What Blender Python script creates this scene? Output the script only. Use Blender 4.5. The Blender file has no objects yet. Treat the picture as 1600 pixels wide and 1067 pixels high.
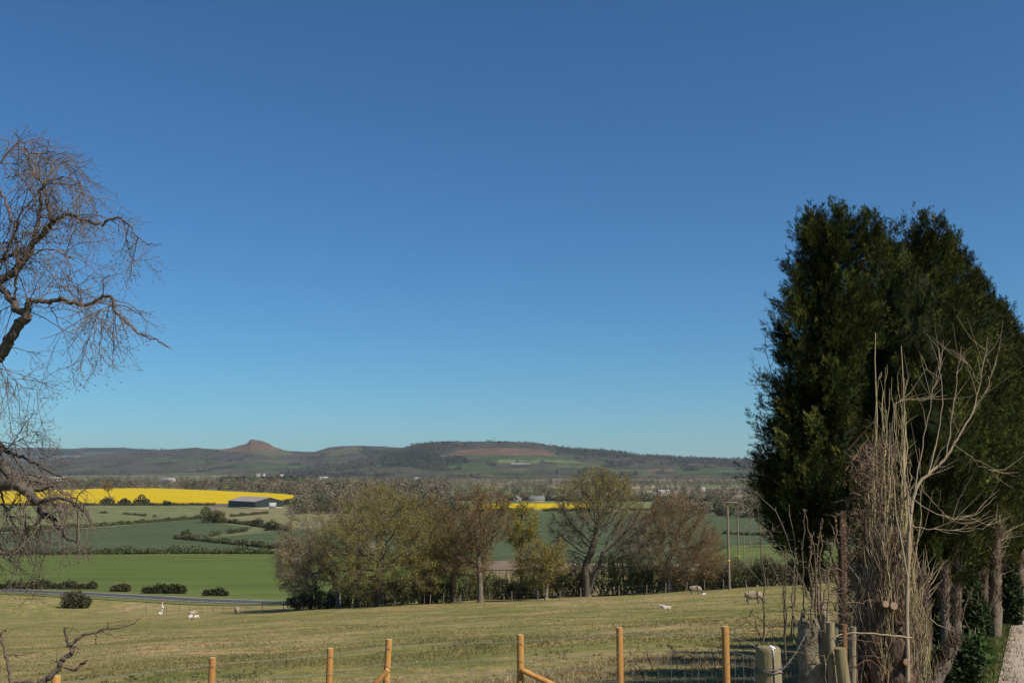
import bpy, bmesh, math, random
import numpy as np
from mathutils import Vector, Matrix

rng = np.random.default_rng(7)
random.seed(7)
R = math.radians
sc = bpy.context.scene
col = sc.collection

# ------------------------------------------------------------------ camera
F = 1600.0                      # focal length in photo pixels (1600 wide)
HOR = 730.0                     # row of the level horizon
PITCH = math.atan((HOR - 533.5) / F)
cam = bpy.data.cameras.new('camera'); camo = bpy.data.objects.new('camera', cam)
col.objects.link(camo)
cam.sensor_width = 36; cam.lens = 36.0 * F / 1600.0
cam.clip_start = 0.1; cam.clip_end = 40000
camo.location = (0, 0, 0); camo.rotation_euler = (R(90) + PITCH, 0, 0)
sc.camera = camo

# ------------------------------------------------------------------ light
SUN_EL, SUN_AZ = R(46), R(124)          # azimuth measured from +Y towards +X
w = bpy.data.worlds.new('World'); sc.world = w; w.use_nodes = True
nt = w.node_tree; bg = nt.nodes['Background']
sky = nt.nodes.new('ShaderNodeTexSky'); sky.sky_type = 'NISHITA'; sky.sun_disc = False
sky.sun_elevation = SUN_EL; sky.sun_rotation = SUN_AZ
sky.air_density = 1.0; sky.dust_density = 0.0; sky.ozone_density = 5.0; sky.altitude = 100
tint = nt.nodes.new('ShaderNodeMix'); tint.data_type = 'RGBA'; tint.blend_type = 'MULTIPLY'; tint.inputs[0].default_value = 1
tint.inputs[7].default_value = (.58, 1.07, 1.365, 1)         # a polarised, deeper blue sky
nt.links.new(sky.outputs[0], tint.inputs[6]); nt.links.new(tint.outputs[2], bg.inputs[0]); bg.inputs[1].default_value = 0.058
sl = bpy.data.lights.new('sun', 'SUN'); sl.energy = 5.0; sl.angle = R(0.5); sl.color = (1, 0.90, 0.75)
so = bpy.data.objects.new('sun', sl); col.objects.link(so)
sd = Vector((math.sin(SUN_AZ) * math.cos(SUN_EL), math.cos(SUN_AZ) * math.cos(SUN_EL), math.sin(SUN_EL)))
so.rotation_euler = sd.to_track_quat('Z', 'Y').to_euler(); so.location = (30, -30, 60)
sc.view_settings.view_transform = 'Standard'; sc.view_settings.look = 'None'
sc.view_settings.exposure = 0.2; sc.view_settings.gamma = 1.0

# ------------------------------------------------------------------ pixel <-> place
def P(px, py, Y):
    """the place seen at photo pixel (px,py) that stands Y metres in front"""
    v = (533.5 - py) / F; u = (px - 800) / F
    c, s = math.cos(PITCH), math.sin(PITCH)
    dy = c - s * v; dz = s + c * v
    return np.array((u / dy * Y, Y, dz / dy * Y))
def pix(p):
    c, s = math.cos(PITCH), math.sin(PITCH)
    p = np.asarray(p, float)
    f = p[..., 1] * c + p[..., 2] * s; up = -p[..., 1] * s + p[..., 2] * c
    return 800 + F * p[..., 0] / f, 533.5 - F * up / f
def sstep(a, b, x):
    t = np.clip((x - a) / (b - a), 0, 1); return t * t * (3 - 2 * t)
KINKS = [200.0, 450.0, 800.0]
def zplain(y):
    return np.interp(y, [200, 450, 800], [-24.5, -29.5, -33.0])
def xrow(y): return 3.05 + (y - 10) * 0.60
def ground(x, y):
    x = np.asarray(x, float); y = np.asarray(y, float)
    f = -1.6 - 0.125 * np.clip(y, -60, 18) - 0.104 * np.clip(y - 18, 0, None)
    a = 3 + 16 * np.clip((y - 17) / 63, 0, 1)
    f = f + 0.0486 * np.clip(x - a, -160, 60) * np.clip(y / 17, 0, 1)
    f = f + 0.05 * np.sin(x * .55 + y * .21) * np.clip(y / 30, 0, 1) + 0.10 * np.sin(x * .13 - y * .17 + 1) * np.clip(y / 40, 0, 1)
    f = f - 0.22 * np.clip(y - 160, 0, None) * sstep(-40, 0, x)
    r = -1.45 - 0.065 * np.clip(y, -60, 60) - 0.09 * np.clip(y - 60, 0, None)
    t = sstep(-2.2, 0.4, x - xrow(y)) * (1 - sstep(45, 90, y))
    f = f * (1 - t) + r * t
    pl = zplain(y)
    k = 0.6                                   # smooth maximum of slope and plain
    h = np.clip(0.5 + 0.5 * (f - pl) / k, 0, 1)
    z = pl * (1 - h) + f * h + k * h * (1 - h)
    return np.where(f < pl - k, pl, z)
def gz(x, y): return float(ground(x, y))
def G(px, py):
    """where the line of sight through a pixel meets the ground"""
    lo = 2.0
    Y = lo
    while Y < 9000:
        p = P(px, py, Y)
        if p[2] < gz(p[0], Y): break
        lo = Y; Y *= 1.03
    hi = Y
    for _ in range(40):
        m = .5 * (lo + hi); p = P(px, py, m)
        if p[2] < gz(p[0], m): hi = m
        else: lo = m
    return P(px, py, hi)
def on(px, Y, py=900):
    x = P(px, py, Y)[0]; return np.array((x, Y, gz(x, Y)))

# ------------------------------------------------------------------ objects
def tag(o, label=None, cat=None, group=None, kind=None):
    if label: o['label'] = label
    if cat: o['category'] = cat
    if group: o['group'] = group
    if kind: o['kind'] = kind
    return o
def empty(name, loc, rz=0):
    o = bpy.data.objects.new(name, None); col.objects.link(o)
    o.location = tuple(float(c) for c in loc); o.rotation_euler = (0, 0, rz); o.empty_display_size = .2
    return o
def kids(o): return [c for c in bpy.data.objects if c.parent == o]
def copy_tree(o, loc, rz=None, scale=None):
    c = o.copy(); col.objects.link(c); c.location = tuple(float(v) for v in loc)
    if rz is not None: c.rotation_euler = (0, 0, rz)
    if scale is not None: c.scale = (scale,) * 3
    for ch in kids(o):
        d = ch.copy(); col.objects.link(d); d.parent = c
        for g in kids(ch):
            e = g.copy(); col.objects.link(e); e.parent = d
    return c
class MB:
    """collects tris and quads, then links them as one mesh object"""
    def __init__(s): s.v = []; s.t = []; s.q = []; s.c = []; s.n = 0; s.tm = []; s.qm = []
    def add(s, v, t=None, q=None, c=None, m=0):
        v = np.asarray(v, float).reshape(-1, 3)
        if t is not None and len(t): t = np.asarray(t).reshape(-1, 3); s.t.append(t + s.n); s.tm.append(np.full(len(t), m))
        if q is not None and len(q): q = np.asarray(q).reshape(-1, 4); s.q.append(q + s.n); s.qm.append(np.full(len(q), m))
        s.v.append(v)
        if c is not None: s.c.append(np.broadcast_to(np.asarray(c, float), (len(v), 3)))
        s.n += len(v); return s
    def build(s, name, mats, parent=None, smooth=False, origin=None):
        v = np.concatenate(s.v)
        if origin is not None: v = v - np.asarray(origin)
        t = np.concatenate(s.t) if s.t else np.zeros((0, 3), int)
        q = np.concatenate(s.q) if s.q else np.zeros((0, 4), int)
        me = bpy.data.meshes.new(name)
        me.vertices.add(len(v)); me.vertices.foreach_set('co', v.astype(np.float32).ravel())
        nl = len(t) * 3 + len(q) * 4
        me.loops.add(nl); me.loops.foreach_set('vertex_index', np.concatenate([t.ravel(), q.ravel()]).astype(np.int32))
        npoly = len(t) + len(q)
        me.polygons.add(npoly)
        st = np.concatenate([np.arange(len(t)) * 3, len(t) * 3 + np.arange(len(q)) * 4]).astype(np.int32)
        me.polygons.foreach_set('loop_start', st)
        mi = np.concatenate((s.tm if s.t else []) + (s.qm if s.q else [])).astype(np.int32)
        for m in (mats if isinstance(mats, (list, tuple)) else [mats]): me.materials.append(m)
        if mi.any(): me.polygons.foreach_set('material_index', mi)
        if smooth: me.polygons.foreach_set('use_smooth', np.ones(npoly, bool))
        me.update(calc_edges=True); me.validate()
        if s.c:
            c = np.concatenate(s.c); ca = me.color_attributes.new('Col', 'FLOAT_COLOR', 'POINT')
            ca.data.foreach_set('color', np.concatenate([c, np.ones((len(c), 1))], 1).astype(np.float32).ravel())
        o = bpy.data.objects.new(name, me); col.objects.link(o)
        if parent is not None: o.parent = parent
        elif origin is not None: o.location = tuple(float(c) for c in origin)
        return o
    # shapes
    def box(s, c, size, rz=0, m=0, taper=1.0):
        x, y, z = np.array(size) / 2.0
        v = np.array([[a * x * (taper if k > 0 else 1), b * y * (taper if k > 0 else 1), k * z] for k in (-1, 1) for b in (-1, 1) for a in (-1, 1)])
        ca, sa = math.cos(rz), math.sin(rz)
        v = v @ np.array([[ca, sa, 0], [-sa, ca, 0], [0, 0, 1]]) + np.asarray(c, float)
        return s.add(v, q=[[0, 2, 3, 1], [4, 5, 7, 6], [0, 1, 5, 4], [1, 3, 7, 5], [3, 2, 6, 7], [2, 0, 4, 6]], m=m)
    def tube(s, pts, rad, k=7, cap=True, m=0, rough=0.0, capm=None, c=None):
        p = np.asarray(pts, float); n = len(p); rad = np.broadcast_to(np.asarray(rad, float), (n,))
        tg = np.gradient(p, axis=0); tg /= np.linalg.norm(tg, axis=1)[:, None] + 1e-9
        ref = np.array((0, 0, 1.0)) if abs(tg[0, 2]) < .9 else np.array((1.0, 0, 0))
        A = np.zeros((n, 3)); prev = np.cross(tg[0], ref); prev /= np.linalg.norm(prev)
        for i in range(n):
            a = prev - tg[i] * prev.dot(tg[i]); a /= np.linalg.norm(a) + 1e-9; A[i] = a; prev = a
        B = np.cross(tg, A)
        th = np.arange(k) / k * 2 * math.pi
        rr = rad[:, None] * (1 + rough * rng.uniform(-1, 1, (n, k)))
        v = p[:, None] + rr[..., None] * (np.cos(th)[None, :, None] * A[:, None] + np.sin(th)[None, :, None] * B[:, None])
        i, j = np.meshgrid(np.arange(n - 1), np.arange(k), indexing='ij'); j2 = (j + 1) % k
        q = np.stack([i * k + j, i * k + j2, (i + 1) * k + j2, (i + 1) * k + j], -1).reshape(-1, 4)
        s.add(v.reshape(-1, 3), q=q, m=m, c=c)
        if cap:
            cm = m if capm is None else capm
            for e, pt in ((0, p[0]), (n - 1, p[-1])):
                ring = v[e]; f = [[a, (a + 1) % k, k] if e else [(a + 1) % k, a, k] for a in range(k)]
                s.add(np.vstack([ring, pt + (tg[-1] * rad[-1] * .08 if e else 0)]), t=f, m=cm if e else m, c=c)
        return s
    def segs(s, p0, p1, r0, r1, k=3, c=None, m=0):
        p0 = np.asarray(p0, float); p1 = np.asarray(p1, float); n = len(p0)
        if n == 0: return s
        d = p1 - p0; d /= np.linalg.norm(d, axis=1)[:, None] + 1e-9
        ref = np.where(np.abs(d[:, 2:3]) < .9, np.array([[0, 0, 1.0]]), np.array([[1.0, 0, 0]]))
        A = np.cross(d, ref); A /= np.linalg.norm(A, axis=1)[:, None] + 1e-9; B = np.cross(d, A)
        r0 = np.broadcast_to(r0, (n,)); r1 = np.broadcast_to(r1, (n,))
        th = np.arange(k) / k * 2 * math.pi
        ring = np.cos(th)[None, :, None] * A[:, None] + np.sin(th)[None, :, None] * B[:, None]
        v = np.concatenate([p0[:, None] + ring * r0[:, None, None], p1[:, None] + ring * r1[:, None, None]], 1)
        j = np.arange(k); j2 = (j + 1) % k
        q = np.stack([j, j2, k + j2, k + j], -1)[None] + (np.arange(n) * 2 * k)[:, None, None]
        return s.add(v.reshape(-1, 3), q=q.reshape(-1, 4), m=m, c=None if c is None else np.repeat(c, 2 * k, 0))
    def leaves(s, pos, size, aspect=.55, up=0.0, c=None, m=0, dirs=None):
        pos = np.asarray(pos, float); n = len(pos)
        if n == 0: return s
        a = rng.normal(size=(n, 3)) if dirs is None else np.asarray(dirs) + rng.normal(size=(n, 3)) * .45
        a[:, 2] += up; a /= np.linalg.norm(a, axis=1)[:, None] + 1e-9
        b = np.cross(a, rng.normal(size=(n, 3))); b /= np.linalg.norm(b, axis=1)[:, None] + 1e-9
        L = np.broadcast_to(size, (n,))[:, None]
        v = np.stack([pos, pos + a * L * .5 + b * L * aspect * .5, pos + a * L, pos + a * L * .5 - b * L * aspect * .5], 1)
        q = np.arange(n * 4).reshape(-1, 4)
        return s.add(v.reshape(-1, 3), q=q, m=m, c=None if c is None else np.repeat(c, 4, 0))

# ------------------------------------------------------------------ materials
def mat(name, c, c2=None, scale=5.0, rough=.85, detail=6, bump=0.0, bscale=None, stretch=None, c3=None, scale3=1.0, attr=False, trans=0.0, spec=.2, contrast=(.35, .65), coord='Object', metal=0.0, lines=0):
    m = bpy.data.materials.new(name); m.use_nodes = True
    t = m.node_tree; N = t.nodes; L = t.links; b = N['Principled BSDF']
    b.inputs['Roughness'].default_value = rough; b.inputs['Specular IOR Level'].default_value = spec
    b.inputs['Metallic'].default_value = metal
    tc = N.new('ShaderNodeTexCoord'); src = tc.outputs[coord]
    if stretch:
        mp = N.new('ShaderNodeMapping'); mp.inputs['Scale'].default_value = stretch; L.new(src, mp.inputs[0]); src = mp.outputs[0]
    def noise(sca, det=detail):
        n = N.new('ShaderNodeTexNoise'); n.inputs['Scale'].default_value = sca; n.inputs['Detail'].default_value = det
        n.inputs['Roughness'].default_value = .65
        L.new(src, n.inputs['Vector']); return n.outputs['Fac']
    def ramp(f, a, bb):
        r = N.new('ShaderNodeMapRange'); r.inputs[1].default_value = a; r.inputs[2].default_value = bb; L.new(f, r.inputs[0]); return r.outputs[0]
    def mix(f, A, B, mode='MIX'):
        x = N.new('ShaderNodeMix'); x.data_type = 'RGBA'; x.blend_type = mode
        if isinstance(f, (int, float)): x.inputs[0].default_value = f
        else: L.new(f, x.inputs[0])
        for i, q in ((6, A), (7, B)):
            if isinstance(q, tuple): x.inputs[i].default_value = (*q, 1)
            else: L.new(q, x.inputs[i])
        return x.outputs[2]
    base = c
    if attr:
        at = N.new('ShaderNodeAttribute'); at.attribute_name = 'Col'; base = at.outputs['Color']
    out = base
    if c2 is not None: out = mix(ramp(noise(scale), *contrast), base, c2, 'MULTIPLY' if attr else 'MIX')
    if c3 is not None: out = mix(ramp(noise(scale3), .45, .62), out, c3, 'MULTIPLY' if attr else 'MIX')
    if lines:                                  # drilled rows and tramlines
        wv = N.new('ShaderNodeTexWave'); wv.inputs['Scale'].default_value = lines * .1; wv.inputs['Distortion'].default_value = .6; wv.inputs['Detail'].default_value = 1; wv.bands_direction = 'X'
        mp2 = N.new('ShaderNodeMapping'); mp2.inputs['Rotation'].default_value = (0, 0, .5); L.new(tc.outputs[coord], mp2.inputs[0]); L.new(mp2.outputs[0], wv.inputs['Vector'])
        out = mix(ramp(wv.outputs['Fac'], .9, 1.0), out, mix(1.0, out, (.80, .82, .78), 'MULTIPLY'))
    if isinstance(out, tuple): b.inputs['Base Color'].default_value = (*out, 1)
    else: L.new(out, b.inputs['Base Color'])
    if bump:
        bn = N.new('ShaderNodeBump'); bn.inputs['Strength'].default_value = bump; bn.inputs['Distance'].default_value = .05
        L.new(noise(bscale or scale * 3), bn.inputs['Height']); L.new(bn.outputs[0], b.inputs['Normal'])
    if trans:
        tr = N.new('ShaderNodeBsdfTranslucent'); ms = N.new('ShaderNodeMixShader'); ms.inputs[0].default_value = trans
        if isinstance(out, tuple): tr.inputs[0].default_value = (*out, 1)
        else: L.new(out, tr.inputs[0])
        L.new(b.outputs[0], ms.inputs[1]); L.new(tr.outputs[0], ms.inputs[2]); L.new(ms.outputs[0], N['Material Output'].inputs[0])
    return m
M = {}
M['bark'] = mat('bark', (.10, .08, .06), (.20, .17, .13), 3, bump=.6, bscale=9)
M['bark_dark'] = mat('bark_dark', (.05, .042, .034), (.13, .11, .085), 2.2, bump=.6, bscale=8)
M['bark_pale'] = mat('bark_pale', (.34, .28, .205), (.20, .16, .11), 3, bump=.5, bscale=12)
M['twig'] = mat('twig', (.12, .095, .07), (.20, .165, .12), .6)
M['twig_brown'] = mat('twig_brown', (.13, .085, .05), (.20, .14, .08), .6)
M['twig_grey'] = mat('twig_grey', (.24, .20, .165), (.15, .12, .10), .6)
M['twig_near'] = mat('twig_near', (.20, .15, .12), (.11, .085, .07), 3)
M['leaf'] = mat('leaf', None, (.7, .7, .7), 1.2, rough=.6, attr=True, trans=.25)
M['needle'] = mat('needle', None, (.65, .65, .6), 4, rough=.75, attr=True, trans=.10, spec=.08)
M['far_tree'] = mat('far_tree', None, (.7, .7, .7), .05, attr=True)

# ------------------------------------------------------------------ the ground
def ground_material():
    m = bpy.data.materials.new('ground'); m.use_nodes = True
    t = m.node_tree; N = t.nodes; L = t.links; b = N['Principled BSDF']; b.inputs['Roughness'].default_value = .95; b.inputs['Specular IOR Level'].default_value = .05
    tc = N.new('ShaderNodeTexCoord'); src = tc.outputs['Object']
    def mapd(sx, sy):
        mp = N.new('ShaderNodeMapping'); mp.inputs['Scale'].default_value = (sx, sy, 1); L.new(src, mp.inputs[0]); return mp.outputs[0]
    def noise(vec, s, d=8, r=.62):
        n = N.new('ShaderNodeTexNoise'); n.inputs['Scale'].default_value = s; n.inputs['Detail'].default_value = d; n.inputs['Roughness'].default_value = r
        L.new(vec, n.inputs['Vector']); return n.outputs['Fac']
    def ramp(f, stops):
        r = N.new('ShaderNodeValToRGB'); L.new(f, r.inputs[0]); e = r.color_ramp.elements
        e[0].position, e[0].color = stops[0][0], (*stops[0][1], 1); e[1].position, e[1].color = stops[1][0], (*stops[1][1], 1)
        for p, cc in stops[2:]: x = e.new(p); x.color = (*cc, 1)
        return r.outputs[0]
    def mix(f, A, B, mode='MIX'):
        x = N.new('ShaderNodeMix'); x.data_type = 'RGBA'; x.blend_type = mode
        if isinstance(f, float): x.inputs[0].default_value = f
        else: L.new(f, x.inputs[0])
        L.new(A, x.inputs[6]); L.new(B, x.inputs[7]); return x.outputs[2]
    # grazed pasture: green, olive and straw patches over a fine mottle
    big = ramp(noise(mapd(.05, .05), 1.0, 5), [(.36, (.165, .166, .060)), (.50, (.216, .194, .080)), (.66, (.285, .228, .118))])
    fine = ramp(noise(mapd(1.6, 1.6), 1.0, 8, .75), [(.34, (.58, .63, .52)), (.5, (1, 1, 1)), (.66, (1.42, 1.32, 1.25))])
    past = mix(1.0, big, fine, 'MULTIPLY')
    mid = ramp(noise(mapd(.35, .5), 1.0, 6), [(.36, (.74, .84, .66)), (.52, (1.0, 1.0, 1.0)), (.62, (1.32, 1.14, 1.05))])
    past = mix(1.0, past, mid, 'MULTIPLY')
    # far vale: patchwork of fields, scrub and wood
    vo = N.new('ShaderNodeTexVoronoi'); vo.inputs['Scale'].default_value = 1.0; L.new(mapd(.0030, .0016), vo.inputs['Vector'])
    sep = N.new('ShaderNodeSeparateColor'); L.new(vo.outputs['Color'], sep.inputs[0])
    patch = ramp(sep.outputs[0], [(.0, (.14, .12, .08)), (.25, (.17, .14, .095)), (.45, (.13, .15, .07)), (.62, (.15, .18, .08)), (.78, (.26, .21, .14)), (.9, (.14, .12, .085))])
    sp = ramp(noise(mapd(.02, .008), 1.0, 6), [(.4, (.6, .6, .6)), (.6, (1.15, 1.15, 1.15))])
    patch = mix(1.0, patch, sp, 'MULTIPLY')
    sx = N.new('ShaderNodeSeparateXYZ'); L.new(src, sx.inputs[0])
    mr = N.new('ShaderNodeMapRange'); mr.inputs[1].default_value = 240; mr.inputs[2].default_value = 270; L.new(sx.outputs[1], mr.inputs[0])
    out = mix(mr.outputs[0], past, patch)
    L.new(out, b.inputs['Base Color'])
    bn = N.new('ShaderNodeBump'); bn.inputs['Strength'].default_value = .55; bn.inputs['Distance'].default_value = .12
    L.new(noise(mapd(3.0, 3.0), 1.0, 8, .7), bn.inputs['Height']); L.new(bn.outputs[0], b.inputs['Normal'])
    return m
ys = list(-60 + np.linspace(0, 60, 24)) + list(np.linspace(0, 60, 150)[1:]) + list(np.linspace(60, 260, 180)[1:]) + list(np.geomspace(262, 13000, 60))
ys = np.array(sorted(set(ys + KINKS)))
us = np.linspace(-1.5, 1.5, 480)
Yg, Ug = np.meshgrid(ys, us, indexing='ij'); Xg = Ug * (100 + Yg); Zg = ground(Xg, Yg)
i, j = np.meshgrid(np.arange(len(ys) - 1), np.arange(len(us) - 1), indexing='ij'); nu = len(us)
b = MB(); b.add(np.stack([Xg, Yg, Zg], -1), q=np.stack([i * nu + j, i * nu + j + 1, (i + 1) * nu + j + 1, (i + 1) * nu + j], -1))
tag(b.build('ground', ground_material(), smooth=True), 'sheep pasture sloping down to a wide flat vale', kind='structure')

def plain_sheet(name, poly, m, off=.08, h=0.0, label=None):
    """a field in the vale, its corners given where they are seen, laid on the vale floor"""
    pts = [G(a, b) for a, b in poly]
    bm = bmesh.new()
    vs = [bm.verts.new((p[0], p[1], 0)) for p in pts]; bm.faces.new(vs)
    for k in KINKS:
        bmesh.ops.bisect_plane(bm, geom=bm.verts[:] + bm.edges[:] + bm.faces[:], plane_co=(0, k, 0), plane_no=(0, 1, 0))
    bmesh.ops.triangulate(bm, faces=bm.faces[:])
    if h:
        edge = [e for e in bm.edges if e.is_boundary]
        r = bmesh.ops.extrude_edge_only(bm, edges=edge)
        low = [g for g in r['geom'] if isinstance(g, bmesh.types.BMVert)]
        for v in bm.verts: v.co.z = float(zplain(v.co.y)) + off + h
        for v in low: v.co.z = float(zplain(v.co.y)) - .1
    else:
        for v in bm.verts: v.co.z = float(zplain(v.co.y)) + off
    bmesh.ops.recalc_face_normals(bm, faces=bm.faces[:])
    me = bpy.data.meshes.new(name); bm.to_mesh(me); bm.free(); me.materials.append(m)
    if me.polygons and max(me.polygons, key=lambda p: p.area).normal.z < 0: me.flip_normals()
    o = bpy.data.objects.new(name, me); col.objects.link(o); tag(o, label, kind='structure'); return o
M['meadow'] = mat('meadow', (.095, .13, .034), (.12, .15, .046), .02, c3=(.08, .105, .03), scale3=.12, stretch=(.2, 1, 1), contrast=(.4, .6), rough=.95, spec=.05)
M['wheat'] = mat('wheat', (.072, .094, .046), (.088, .11, .054), .02, stretch=(.12, 1, 1), c3=(.06, .08, .038), scale3=.16, lines=.26, contrast=(.35, .65), rough=.9, spec=.05)
M['grass_pale'] = mat('grass_pale', (.145, .165, .07), (.185, .19, .09), .015, c3=(.10, .13, .05), scale3=.1, contrast=(.35, .65), rough=.95, spec=.05)
M['olive'] = mat('olive', (.17, .17, .08), (.20, .185, .095), .02, rough=.95, spec=.05)
M['rape'] = mat('rape', (.50, .355, .006), (.60, .44, .01), .05, stretch=(.35, 1, 1), c3=(.43, .32, .012), scale3=.12, contrast=(.3, .7), rough=.9, spec=.02)
M['soil'] = mat('soil', (.20, .145, .10), (.16, .12, .08), .05, rough=.95)
M['stubble'] = mat('stubble', (.27, .22, .14), (.22, .18, .11), .03, rough=.95)
plain_sheet('meadow', [(-260, 905), (-260, 868), (110, 865), (430, 865), (760, 868), (760, 940), (560, 943), (440, 939), (300, 932.5), (150, 924), (0, 916.5)], M['meadow'], label='bright green meadow beyond the road')
plain_sheet('wheat_field', [(-260, 863), (-260, 842), (0, 833), (147, 825), (310, 811), (395, 826), (300, 841), (390, 853), (430, 860), (430, 863)], M['wheat'], label='dark green young crop left of the oaks')
plain_sheet('wheat_field', [(316, 842), (430, 830), (560, 826), (560, 858), (400, 851)], M['wheat'], label='dark green crop between two hedges behind the grey oak')
plain_sheet('wheat_field', [(590, 880), (590, 808), (760, 800), (1000, 800), (1300, 806), (1400, 812), (1400, 846), (1150, 850), (1085, 880)], M['wheat'], label='wide dark green crop behind the row of oaks')
plain_sheet('grass_field', [(-260, 838), (-260, 791), (60, 790), (335, 790.5), (310, 810), (147, 822), (0, 830)], M['grass_pale'], label='pale green grass field below the yellow crop')
plain_sheet('grass_field', [(338, 792), (600, 793), (600, 824), (420, 826), (392, 824), (345, 811)], M['olive'], label='olive grass field in front of the barn')
plain_sheet('grass_field', [(1090, 885), (1120, 853), (1240, 850), (1420, 850), (1420, 885)], M['meadow'], label='bright green grass beside the power line')
plain_sheet('grass_field', [(590, 796.5), (700, 780), (1000, 781), (1400, 783), (1400, 803), (1000, 798)], M['grass_pale'], .06, label='pale green strip of grass behind the dark crop')
plain_sheet('rapeseed_field', [(-260, 788), (-260, 771), (0, 769.5), (110, 766.5), (170, 764), (230, 763.5), (330, 767.5), (440, 773), (477, 777.5), (474, 782), (420, 785.5), (330, 786.5), (150, 787.5)], M['rape'], .1, 1.3, label='broad bright yellow rapeseed field behind the barn')
plain_sheet('rapeseed_field', [(740, 796), (760, 789.5), (900, 788), (925, 791), (880, 795.5)], M['rape'], .1, 1.2, label='narrow yellow rapeseed strip seen between the oak crowns')
plain_sheet('rapeseed_field', [(652, 758.6), (657, 754.2), (690, 753.8), (693, 758)], M['rape'], .1, 1.2, label='far small yellow patch of rapeseed in the vale')
plain_sheet('stubble_field', [(905, 799.5), (930, 795.5), (1130, 797), (1400, 800), (1400, 803.2), (1130, 801)], M['stubble'], .15, label='pale straw strip behind the right oaks')
plain_sheet('ploughed_field', [(752, 891), (762, 877), (815, 875), (830, 884), (825, 891)], M['soil'], .15, label='bare pinkish soil patch behind the oaks')
plain_sheet('grass_field', [(690, 768), (720, 762.5), (890, 763), (890, 767)], M['meadow'], .1, label='thin far green strip behind the oak crowns')
plain_sheet('grass_field', [(1070, 757.5), (1080, 753), (1300, 754), (1300, 758)], M['meadow'], .1, label='far green field at right before the hills')
plain_sheet('stubble_field', [(570, 744.6), (600, 743.2), (690, 743.8), (680, 745.4)], M['soil'], .2, label='far pale tan strip below the hills')

# road across the vale behind the pasture
M['asphalt'] = mat('asphalt', (.062, .06, .06), (.09, .088, .086), .5, rough=.9)
M['verge'] = mat('verge', (.10, .14, .04), (.15, .155, .065), .5, contrast=(.3, .7), rough=.95, spec=.05)
M['line_white'] = mat('line_white', (.75, .75, .75), (.6, .6, .6), 2)
def strip(name, pts, half, m, off, label=None, kind='structure', side=0.0, zf=None):
    p = np.array([q[:2] for q in pts], float)
    tt = np.linspace(0, len(p) - 1, (len(p) - 1) * 30 + 1)
    q = np.stack([np.interp(tt, np.arange(len(p)), p[:, k]) for k in (0, 1)], 1)
    for _ in range(12): q[1:-1] = .25 * q[:-2] + .5 * q[1:-1] + .25 * q[2:]
    tg = np.gradient(q, axis=0); tg /= np.linalg.norm(tg, axis=1)[:, None]; nn = np.stack([-tg[:, 1], tg[:, 0]], 1)
    vs = []
    K = 6
    hf = np.broadcast_to(half, (len(q),)) if np.ndim(half) == 0 else np.interp(np.linspace(0, 1, len(q)), np.linspace(0, 1, len(half)), half)
    for a in np.linspace(-1, 1, K):
        e = q + nn * (a * hf[:, None] + side)
        vs.append(np.stack([e[:, 0], e[:, 1], ground(e[:, 0], e[:, 1]) + off], 1))
    v = np.stack(vs, 1); n = len(q)
    i, j = np.meshgrid(np.arange(n - 1), np.arange(K - 1), indexing='ij')
    b = MB().add(v, q=np.stack([i * K + j + 1, i * K + j, (i + 1) * K + j, (i + 1) * K + j + 1], -1))
    return tag(b.build(name, m, smooth=True), label, kind=kind)
road_px = [(-260, 908), (0, 920.5), (150, 929), (300, 938), (450, 943.5), (600, 951)]
RD = []
for a, b_ in road_px:
    t = 24.5 / -(P(a, b_, 1.0)[2]); RD.append(P(a, b_, t))
strip('verge', RD, 5.5, M['verge'], .10, 'grassy roadside verge')
strip('road', RD, 2.5, M['asphalt'], .16, 'grey tarmac road beyond the pasture')
for sgn in (-1, 1): strip('road_marking', RD, .09, M['line_white'], .19, side=sgn * 2.2)

# farm track at the right
M['gravel'] = mat('gravel', (.36, .29, .235), (.41, .34, .28), 6, detail=8, c3=(.31, .245, .195), scale3=.7, contrast=(.2, .8), rough=.95)
M['lush'] = mat('lush', (.085, .125, .03), (.15, .15, .055), 1.4, c3=(.19, .15, .085), scale3=.9, contrast=(.3, .7), rough=.95, bump=.6, bscale=14, spec=.05)
TRK = [(xrow(y) + 3.15 - .10 * (y - 10) * (y < 20) - 1.0 * (y >= 20), y) for y in (-14, 0, 6, 10, 15, 20, 26, 34, 44, 60)]
strip('verge', TRK, 3.2, M['lush'], .018, 'grass verge beside the farm track')
strip('track', TRK, 1.45, M['gravel'], .034, 'pale gravel farm track beside the conifers')

# ------------------------------------------------------------------ hills
NZ_P = rng.uniform(0, 6.28, 60); NZ_K = rng.uniform(-1, 1, (60, 2))
def fnoise(x, y, f0=1.0, octs=4):
    s = 0; a = 1.0; f = f0
    for o in range(octs):
        t = 0
        for k in range(6):
            kk = NZ_K[o * 6 + k]; kk = kk / (np.hypot(*kk) + 1e-6)
            t = t + np.sin((x * kk[0] + y * kk[1]) * f * (1 + .3 * k / 6) + NZ_P[o * 6 + k] + 1.7 * np.sin((x * kk[1] - y * kk[0]) * f * .6 + NZ_P[o * 6 + k + 20]))
        s = s + a * t / 6; a *= .55; f *= 2.1
    return s
def inpoly(px, py, poly):
    r = np.zeros(px.shape, bool); n = len(poly)
    for k in range(n):
        x0, y0 = poly[k]; x1, y1 = poly[(k + 1) % n]
        if y0 == y1: continue
        c = ((y0 > py) != (y1 > py)) & (px < (x1 - x0) * (py - y0) / (y1 - y0) + x0); r ^= c
    return r
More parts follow.
